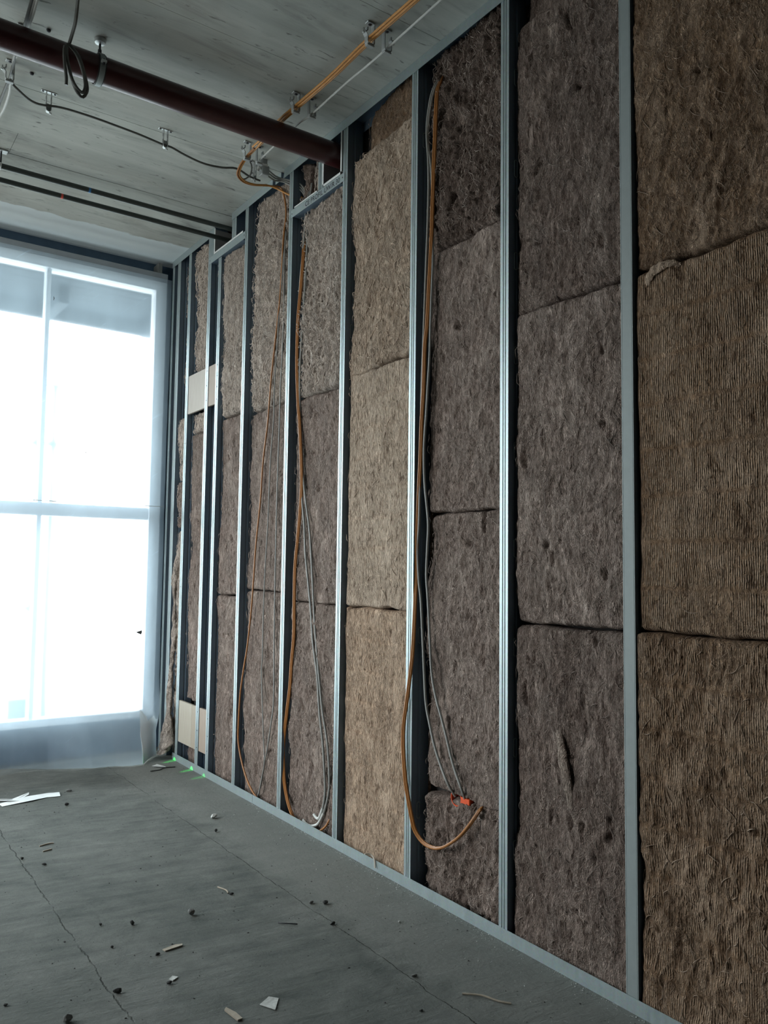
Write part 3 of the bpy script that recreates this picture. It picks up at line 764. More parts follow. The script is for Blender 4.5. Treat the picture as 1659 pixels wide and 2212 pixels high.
def slot(parent, y, z):
    """elongated service slot pressed into the web: a raised rim round a dark hole"""
    global slot_mesh
    if slot_mesh is None:
        ring = []
        for k in range(20):
            a = 2 * math.pi * k / 20
            ring.append((0.009 * math.cos(a), 0, 0.009 * math.sin(a) + (0.028 if math.sin(a) > 0 else -0.028)))
        o = MB().tube(ring + [ring[0], ring[1]], 0.0016, 5, False).build('service_slot', M['galv'], parent)
        slot_mesh = o.data
    else:
        o = bpy.data.objects.new('service_slot', slot_mesh); COL.objects.link(o); o.parent = parent
    o.location = (0.042, y - 0.0012, z)
def screw_head(parent, x, y, z, mat=None, r=0.0042, axis='X'):
    me = bpy.data.meshes.get('screw_head_mesh')
    if me is None:
        o = MB().lathe([(0.001, -0.0016), (r * .7, -0.0015), (r, 0.0)], (0, 0, 0), 'X', 10).build('screw', M['screw'], parent)
        o.data.name = 'screw_head_mesh'
    else:
        o = bpy.data.objects.new('screw', me); COL.objects.link(o); o.parent = parent
    o.location = (x, y, z)
def stud(label, yn, yf, z0, z1, ribs=True, slots=(), lip=True, screws=()):
    t = thing('metal_stud', label, 'metal stud', 'upright metal studs of the wall frame')
    w = yf - yn
    if ribs:
        g = 0.0035
        fl = [(0.0007, yn)]
        for c in (0.34, 0.62):
            fl += [(0.0007, yn + w * c - g), (0.0036, yn + w * c - g * .45), (0.0036, yn + w * c + g * .45), (0.0007, yn + w * c + g)]
        fl += [(0.0007, yf)]
    else:
        fl = [(0.0007, yn), (0.0007, yn + w * .06), (0.0016, yn + w * .075), (0.0007, yn + w * .09), (0.0007, yf - w * .09), (0.0016, yf - w * .075), (0.0007, yf - w * .06), (0.0007, yf)]
    if lip: fl += [(0.0075, yf - 0.0002)]
    mb = MB(); prism_z(mb, strip_profile(fl), z0, z1); mb.build('front_flange', M['galv' if ribs else 'matt_steel'], t)
    mb = MB(); prism_z(mb, strip_profile([(0.0016, yn + .0004), (0.034, yn + .0004), (0.037, yn + .0022), (0.047, yn + .0022), (0.050, yn + .0004), (0.098, yn + .0004)]), z0, z1); mb.build('web', M['galv_shade'], t)
    MB().box(0.0985, 0.0999, yn, yf - 0.003, z0, z1).build('back_flange', M['galv_shade'], t)
    for z in slots: slot(t, yn, z)
    for (fy, z) in screws: screw_head(t, -0.0002, yn + w * fy, z)
    return t
sl = [0.35 + 0.4 * k for k in range(9)]
ordn = ['plain flat metal stud, the rightmost and nearest',
        'ribbed metal stud just left of the plain flat one, with slots in its dark side',
        'metal stud crossed by the hanging orange cable, right of the light tan bay',
        'metal stud at the right end of the red pipe opening',
        'metal stud at the left end of the red pipe opening, where cables enter the wall',
        'metal stud between the cable bay and the short header under the thin pipes']
for i, (yn, yf) in enumerate(STUDS):
    stud(ordn[i], yn, yf, 0.0026, 3.947, ribs=(i != 0), slots=(sl if i == 1 else sl[::2] if i in (2, 3) else ()))
stud('metal stud under the short header, right end of the pale boards', *S7, 0.0026, 3.688, screws=((.4, 2.65), (.4, 2.74), (.4, 2.82), (.4, 2.9), (.4, .18), (.4, .28), (.4, .40)))
stud('metal stud crossing the middle of the pale boards', *S8, 0.0026, 3.947, screws=((.4, 2.67), (.4, 2.78), (.4, 2.89), (.4, .17), (.4, .29), (.4, .42)))
stud('metal stud at the left end of the pale boards', *S9, 0.0026, 3.947, screws=((.5, 2.4), (.5, 1.3)))
stud('second metal stud from the window corner', *S10, 0.0026, 3.947)
stud('metal stud right in the corner beside the window frame', *S11, 0.0026, 3.947)

def trimmer(label, yn, yf, z0, z1):
    t = thing('trimmer_stud', label, 'metal stud')
    w = yf - yn
    fl = [(0.0007, yn)]
    for c in (0.36, 0.62):
        fl += [(0.0007, yn + w * c - .004), (0.0038, yn + w * c - .002), (0.0038, yn + w * c + .002), (0.0007, yn + w * c + .004)]
    fl += [(0.0007, yf), (0.0075, yf - .0002)]
    mb = MB(); prism_z(mb, strip_profile(fl), z0, z1); mb.build('front_flange', M['galv'], t)
    MB().box(0.0016, 0.098, yn, yn + .0014, z0, z1).build('web', M['galv_shade'], t)
    return t
trimmer('short trimmer stud at the left side of the red pipe opening', 3.890, 3.940, 3.650, 3.947)
trimmer('short trimmer stud at the right side of the thin pipe opening', 5.060, 5.130, 3.745, 3.947)
trimmer('short trimmer stud at the left side of the thin pipe opening', 5.430, 5.478, 3.745, 3.947)

def track(name, label, y0, y1, z0, z1, up=True, group=None, slant=0.0):
    """U channel lying along the wall: front flange, floor or head plate, back flange"""
    t = thing(name, label, 'metal track', group)
    a, b_ = (y0, y0 + slant), (y1, y1)
    m1 = MB()
    zt = (z0, z1)
    ya = (y0, y0 + slant) if up else (y0 + slant, y0)
    # front flange as a prism in the yz plane (allows a slanted cut)
    m1.prism([(ya[0], z0), (y1, z0), (y1, z1), (ya[1], z1)], 0, -0.0034, -0.0018)
    m1.build('front_flange', M['galv'], t)
    zp = (z0, z0 + .0014) if up else (z1 - .0014, z1)
    MB().box(-0.0017, 0.1005, min(ya) if slant >= 0 else max(ya), y1, *zp).build('plate', M['galv_shade'], t)
    MB().box(0.1006, 0.102, max(ya), y1, z0, z1).build('back_flange', M['galv_shade'], t)
    return t
TG = 'steel tracks along floor and ceiling'
track('floor_track', 'long grey floor track running from the near foreground to the joint', -0.6, 4.598, 0.0005, 0.052, True)
track('floor_track', 'shorter grey floor track from the joint to the window corner, lit green', 4.601, 5.958, 0.0005, 0.052, True)
ht = track('ceiling_track', 'long grey ceiling track ending where the cables enter the wall', 4.352, -0.6, 3.895, 3.9485, False, slant=0.02)
track('ceiling_track', 'tiny off-cut piece of ceiling track between the entering cables', 4.40, 4.475, 3.897, 3.9485, False)
track('ceiling_track', 'ceiling track over the bay with two grey cables, left of the cable entry', 4.515, 5.132, 3.895, 3.9485, False)
track('ceiling_track', 'ceiling track from the thin pipe opening to the window corner', 5.428, 6.278, 3.895, 3.9485, False)

def header(label, y0, y1, z0, z1, back=0.03):
    t = thing('header_track', label, 'metal track')
    MB().box(-0.0034, -0.0018, y0, y1, z0, z1).build('front_flange', M['galv'], t)
    MB().box(-0.0017, 0.1, y0 + 0.04, y1 - 0.03, z0, z0 + .0014).build('plate', M['galv_shade'], t)
    MB().box(0.1003, 0.1017, y0 + 0.04, y1 - 0.03, z0, z1 + back).build('back_flange', M['galv_shade'], t)
    for y in (y0 + 0.02, y1 - 0.015): screw_head(t, -0.0034, y, (z0 + z1) / 2, r=.005)
    return t
h1 = header('stencilled steel header below the red pipe', 3.650, 4.262, 3.598, 3.646, 0.05)
header('plain steel header under the thin dark pipes, sloping into view', 4.900, 5.515, 3.692, 3.742, 0.02)
# stencilled writing on the header
def writing(txt, y_start, z, size, x, parent):
    cu = bpy.data.curves.new('stencil_lettering', 'FONT'); cu.body = txt; cu.size = size; cu.space_character = 1.08; cu.offset = 0.0009
    o = bpy.data.objects.new('stencil_lettering', cu); COL.objects.link(o)
    dg = bpy.context.evaluated_depsgraph_get()
    me = bpy.data.meshes.new_from_object(o.evaluated_get(dg))
    bpy.data.objects.remove(o)
    me.materials.clear(); me.materials.append(M['ink'])
    o = bpy.data.objects.new('stencil_lettering', me); COL.objects.link(o)
    o.matrix_world = Matrix(((0, 0, -1, x), (-1, 0, 0, y_start), (0, 1, 0, z), (0, 0, 0, 1)))
    o.parent = parent
    return o
writing('CE PROFIL UW/R 30', 4.085, 3.6075, 0.041, -0.0037, h1)

# ---------------------------------------------------------------- board linings of the two openings
def board(name, label, cat, boxes, edge=None):
    t = thing(name, label, cat)
    for bx in boxes: MB().box(*bx).build('board', M['gypsum'], t)
    for e in (edge or []): MB().box(*e).build('cut_edge', M['gypsum_edge'], t)
    return t
board('opening_lining', 'grey board lining of the red pipe opening with pale cut edges', 'board lining',
      [(-0.004, 0.122, 3.872, 3.886, 3.662, 3.893), (-0.004, 0.122, 3.690, 3.8715, 3.648, 3.661), (-0.004, 0.122, 3.676, 3.689, 3.662, 3.893)],
      [(-0.0062, -0.0042, 3.872, 3.886, 3.662, 3.893), (-0.0062, -0.0042, 3.690, 3.8715, 3.648, 3.661), (-0.0062, -0.0042, 3.676, 3.689, 3.662, 3.893)])
board('sill_strip', 'thin pale board strip on the header left of the red pipe', 'board lining',
      [(0.0, 0.098, 3.945, 4.215, 3.6475, 3.654)], [(-0.0062, -0.0002, 3.945, 4.215, 3.6475, 3.654)])
board('opening_lining', 'grey board lining of the thin pipe opening with pale edges', 'board lining',
      [(-0.004, 0.124, 5.412, 5.427, 3.756, 3.925), (-0.004, 0.124, 5.136, 5.411, 3.743, 3.755)],
      [(-0.0062, -0.0042, 5.412, 5.427, 3.756, 3.935), (-0.0062, -0.0042, 4.94, 5.427, 3.743, 3.755)])

# ---------------------------------------------------------------- pale boards between the studs
def plank(label, y0, y1, z0, z1, tint, x=0.004):
    o = MB().box(x, x + 0.018, y0, y1, z0, z1).build('wooden_board', M['wood'], origin=(x + .009, (y0 + y1) / 2, (z0 + z1) / 2), bevel=0.0012)
    o.color = (*tint, 1)
    return tag(o, label, 'wooden board', 'pale boards fixed between the studs')
plank('large upper pale wooden board, left of the middle stud', 5.541, 5.870, 2.622, 2.918, (1.0, 1.0, 1.0))
plank('small upper pale wooden board, right of the middle stud', 5.354, 5.480, 2.622, 2.918, (0.82, 0.74, 0.70))
plank('wide lower pale wooden board with arched grain near the corner', 5.622, 5.870, 0.148, 0.452, (0.92, 0.92, 0.86))
plank('narrow lower pale wooden board beside the arched-grain board', 5.541, 5.620, 0.148, 0.452, (0.84, 0.80, 0.72))
plank('small lower pale wooden board, right of the middle stud', 5.354, 5.480, 0.150, 0.452, (0.80, 0.71, 0.65))

# ---------------------------------------------------------------- red pipe, its hanger, thin pipes
PY, PZ, PR = 3.775, 3.80, 0.064
pt = thing('red_pipe', 'thick dark red pipe running under the ceiling into the stud wall', 'pipe')
MB().tube([(-4.19, PY, PZ), (-3, PY, PZ), (0.118, PY, PZ)], PR, 40).build('pipe', M['red_pipe'], pt, smooth=True)
hg = thing('pipe_hanger', 'rubber lined pipe clamp on a threaded rod holding the red pipe', 'pipe clamp')
hx = -1.305
MB().lathe([(0.007, 3.926), (0.024, 3.932), (0.027, 3.9485)], (hx, PY, 0), 'Z', 20).build('ceiling_flange', M['zinc'], hg, smooth=True)
MB().tube([(hx, PY, 3.93), (hx, PY, PZ + PR + 0.012)], 0.0055, 10).build('threaded_rod', M['screw'], hg, smooth=True)
MB().lathe([(0.009, PZ + PR + 0.012), (0.009, PZ + PR + 0.034)], (hx, PY, 0), 'Z', 6).build('rod_nut', M['screw'], hg)
def band(x0, x1, r0, r1, a0=0, a1=360, seg=40):
    mb = MB(); vs = []; n = seg + 1
    for k in range(n):
        a = math.radians(a0 + (a1 - a0) * k / seg)
        for (x, r) in ((x0, r0), (x1, r0), (x1, r1), (x0, r1)):
            vs.append((x, PY + math.cos(a) * r, PZ + math.sin(a) * r))
    fs = []
    for k in range(seg):
        for q in range(4):
            fs.append((k * 4 + q, k * 4 + (q + 1) % 4, k * 4 + 4 + (q + 1) % 4, k * 4 + 4 + q))
    return mb.add(vs, fs)
band(hx - 0.017, hx + 0.017, PR + 0.0008, PR + 0.0055).build('rubber_lining', M['black_rubber'], hg, smooth=True)
band(hx - 0.012, hx + 0.012, PR + 0.006, PR + 0.0085).build('clamp_band', M['matt_steel'], hg, smooth=True)
for sy in (-1, 1):
    ear = MB().box(hx - 0.012, hx + 0.012, PY + sy * (PR + .008) - (.016 if sy < 0 else 0), PY + sy * (PR + .008) + (.016 if sy > 0 else 0), PZ - 0.006, PZ + 0.006).build('clamp_ear', M['zinc'], hg, bevel=.001)
    MB().lathe([(0.006, PZ - .014), (0.006, PZ - .0075), (0.0035, PZ - .007), (0.0035, PZ + .012)], (hx, PY + sy * (PR + .016), 0), 'Z', 8).build('clamp_bolt', M['screw'], hg)
RZ = 3.852
def thin_pipe(label, y, z, bandx, bmat):
    t = thing('thin_pipe', label, 'pipe', 'thin dark pipes under the ceiling near the window')
    MB().tube([(-4.19, y, z), (-2, y, z), (0.12, y, z)], 0.0165, 20).build('pipe', M['dark_pipe'], t, smooth=True)
    MB().tube([(bandx, y, z), (bandx + 0.014, y, z)], 0.0166, 20).build('marker_tape', bmat, t, smooth=True)
thin_pipe('thin dark pipe under the ceiling, the one nearer the red pipe', 5.177, RZ, -0.975, M['tape_blue'])
thin_pipe('thin dark pipe under the ceiling, the one nearer the window', 5.360, RZ - 0.005, -1.10, M['tape_red'])
rh = thing('pipe_hanger', 'small ceiling plate and rod holding the thin dark pipe at the photo edge', 'pipe clamp')
MB().box(-1.525, -1.455, 5.152, 5.202, 3.940, 3.9485).build('ceiling_plate', M['zinc'], rh, bevel=.002)
MB().tube([(-1.49, 5.177, 3.94), (-1.49, 5.177, RZ + 0.018)], 0.005, 8).build('rod', M['screw'], rh)
mbq = MB()
for k in range(24):
    a0, a1 = 2 * math.pi * k / 24, 2 * math.pi * (k + 1) / 24
mbq.tube([(-1.49, 5.177 + math.cos(2 * math.pi * k / 24) * 0.0185, RZ + math.sin(2 * math.pi * k / 24) * 0.0185) for k in range(25)], 0.0042, 6, False)
mbq.build('clamp_ring', M['zinc'], rh, smooth=True)

# ---------------------------------------------------------------- cable clips under the ceiling
def ribbon(mb, path, wy, t=0.0022):
    """flat strap following a path in the xz plane, width wy along y"""
    P = [Vector((p[0], p[1])) for p in path]; n = len(P); L = []; R = []
    for i, p in enumerate(P):
        d = (P[min(i + 1, n - 1)] - P[max(i - 1, 0)]).normalized(); nr = Vector((-d.y, d.x)) * t / 2
        L.append(p + nr); R.append(p - nr)
    vs = []
    for i in range(n):
        for (q, y) in ((L[i], -wy / 2), (L[i], wy / 2), (R[i], wy / 2), (R[i], -wy / 2)): vs.append((q.x, y, q.y))
    fs = [(0, 1, 2, 3), (4 * n - 4, 4 * n - 1, 4 * n - 2, 4 * n - 3)]
    for i in range(n - 1):
        for q in range(4): fs.append((i * 4 + q, i * 4 + (q + 1) % 4, i * 4 + 4 + (q + 1) % 4, i * 4 + 4 + q))
    return mb.add(vs, fs)
def arc(cx, cz, r, a0, a1, n=5):
    return [(cx + r * math.cos(math.radians(a0 + (a1 - a0) * k / n)), cz + r * math.sin(math.radians(a0 + (a1 - a0) * k / n))) for k in range(n + 1)]
def hoop_clip(label, side, loc, rz=0.0):
    t = thing('cable_clip', label, 'cable clip', 'hoop clips carrying cables under the ceiling', loc)
    t.rotation_euler = (0, 0, rz)
    MB().box(-0.020, 0.020, -0.013, 0.013, -0.004, -0.0008).build('base_plate', M['zinc'], t, bevel=.001)
    MB().lathe([(0.002, -0.011), (0.008, -0.009), (0.010, -0.0045)], (0.0, 0, 0), 'Z', 12).build('fixing_screw', M['screw'], t, smooth=True)
    s = -side
    path = [(s * 0.018, -0.0052)] + arc(-s * 0.010, -0.014, 0.0085, 90, 180 if s > 0 else 0) + [(-s * 0.0185, -0.05)] + [(-s * 0.0185, -0.092)]
    path += arc(-s * 0.010, -0.096, 0.0085, 180 if s > 0 else 0, 270 if s > 0 else -90) + [(s * 0.010, -0.1045)] + arc(s * 0.010, -0.096, 0.0085, -90, 0 if s > 0 else -180)[1:] + [(s * 0.0185, -0.070), (s * 0.028, -0.058)]
    mb = MB(); ribbon(mb, path, 0.026, 0.0036); mb.build('hoop', M['plastic_grey'], t)
    mb = MB(); ribbon(mb, [(s * 0.0185, -0.030), (s * 0.0185, -0.045), (s * 0.030, -0.056), (s * 0.034, -0.050)], 0.022, 0.005); mb.build('latch', M['plastic_grey'], t)
    MB().box(-0.0195, 0.0195, -0.012, 0.012, -0.114, -0.1058).build('cradle', M['plastic_grey'], t, bevel=.002)
    MB().lathe([(0.004, 0.0), (0.007, 0.002), (0.007, 0.012), (0.0035, 0.0125), (0.0035, 0.024)], (s * 0.034, 0, -0.060), 'Z', 10).build('latch_knob', M['zinc'], t, smooth=True)
    return t
hoop_clip('cable clip gripping the orange bundle at the top edge, left of a pair', 1, (-0.338, 2.918, H))
hoop_clip('cable clip gripping the thin white cable at the top edge, right of a pair', -1, (-0.246, 2.913, H))
hoop_clip('cable clip on the orange bundle just above the red pipe', 1, (-0.345, 3.597, H))
hoop_clip('cable clip on the thin white cable just above the red pipe', -1, (-0.253, 3.588, H))
hoop_clip('cable clip on the orange bundle below the red pipe, where it turns', 1, (-0.336, 4.197, H))
hoop_clip('cable clip on the thin white cable below the red pipe', -1, (-0.255, 4.199, H))
hoop_clip('cable clip at the left photo edge below the red pipe', 1, (-1.620, 4.205, H))
hoop_clip('cable clip at the left photo edge above the red pipe', 1, (-1.629, 3.890, H))

def post_clip(label, loc, rz=0.0):
    t = thing('cable_clip', label, 'cable clip', 'two-legged cable clips under the ceiling', loc)
    t.rotation_euler = (0, 0, rz)
    MB().box(-0.040, 0.040, -0.011, 0.011, -0.0045, -0.0008).build('base_plate', M['zinc'], t, bevel=.002)
    for sx in (-1, 1):
        MB().lathe([(0.001, -0.0075), (0.0065, -0.006), (0.007, -0.0047)], (sx * 0.030, 0, 0), 'Z', 10).build('fixing_screw', M['screw'], t)
    for sx in (-1, 1):
        leg = MB()
        x0 = sx * 0.0125
        for (a, c, w0, w1) in ((-0.098, -0.078, -.010, .010), (-0.058, -0.044, -.010, .010), (-0.024, -0.0047, -.010, .010), (-0.078, -0.058, -.010, -.005), (-0.078, -0.058, .005, .010), (-0.044, -0.024, -.010, -.005), (-0.044, -0.024, .005, .010)):
            leg.box(x0 - .0015, x0 + .0015, w0, w1, a, c)
        leg.build('slotted_leg', M['plastic_grey'], t)
    MB().box(-0.011, 0.011, 0.0085, 0.0105, -0.098, -0.06).build('back_web', M['plastic_grey'], t)
    mb = MB(); ribbon(mb, [(-0.014, -0.0985)] + arc(0, -0.0985, 0.012, 180, 360, 8) + [(0.014, -0.0985)], 0.020, 0.003); mb.build('clip_jaw', M['zinc'], t)
    MB().lathe([(0.004, -0.118), (0.0065, -0.116), (0.0065, -0.111)], (0.010, 0, 0), 'Z', 8).build('jaw_screw', M['zinc'], t)
    return t
post_clip('two-legged cable clip at the left end of the slack grey ceiling cable', (-1.400, 4.371, H))
post_clip('two-legged cable clip in the middle of the slack grey ceiling cable', (-0.771, 4.358, H))
post_clip('two-legged cable clip in the tangle where cables enter the wall', (-0.195, 4.395, H), 0.5)
jb = thing('cable_clip', 'pale grey plug and clip block in the cable tangle by the wall', 'cable clip')
MB().box(-0.185, -0.135, 4.30, 4.345, 3.845, 3.905).build('clip_block', M['plastic_grey'], jb, bevel=.004)
MB().box(-0.175, -0.145, 4.31, 4.335, 3.905, 3.9492).build('stem', M['plastic_grey'], jb, bevel=.002)
MB().tube([(-0.205, 4.32, 3.862), (-0.200, 4.315, 3.888), (-0.18, 4.305, 3.903), (-0.15, 4.30, 3.906)], 0.008, 10).build('plug', M['white_cut'], jb, smooth=True)
for k, (x, y) in enumerate(((-1.521, 3.846), (-1.511, 4.245))):
    o = MB().lathe([(0.002, H - 0.014), (0.008, H - 0.011), (0.011, H - .002)], (x, y, 0), 'Z', 9).build('ceiling_anchor', M['screw'], smooth=True)
    tag(o, ['small steel anchor in the ceiling just above the red pipe', 'small steel anchor in the ceiling just below the red pipe'][k], 'anchor')
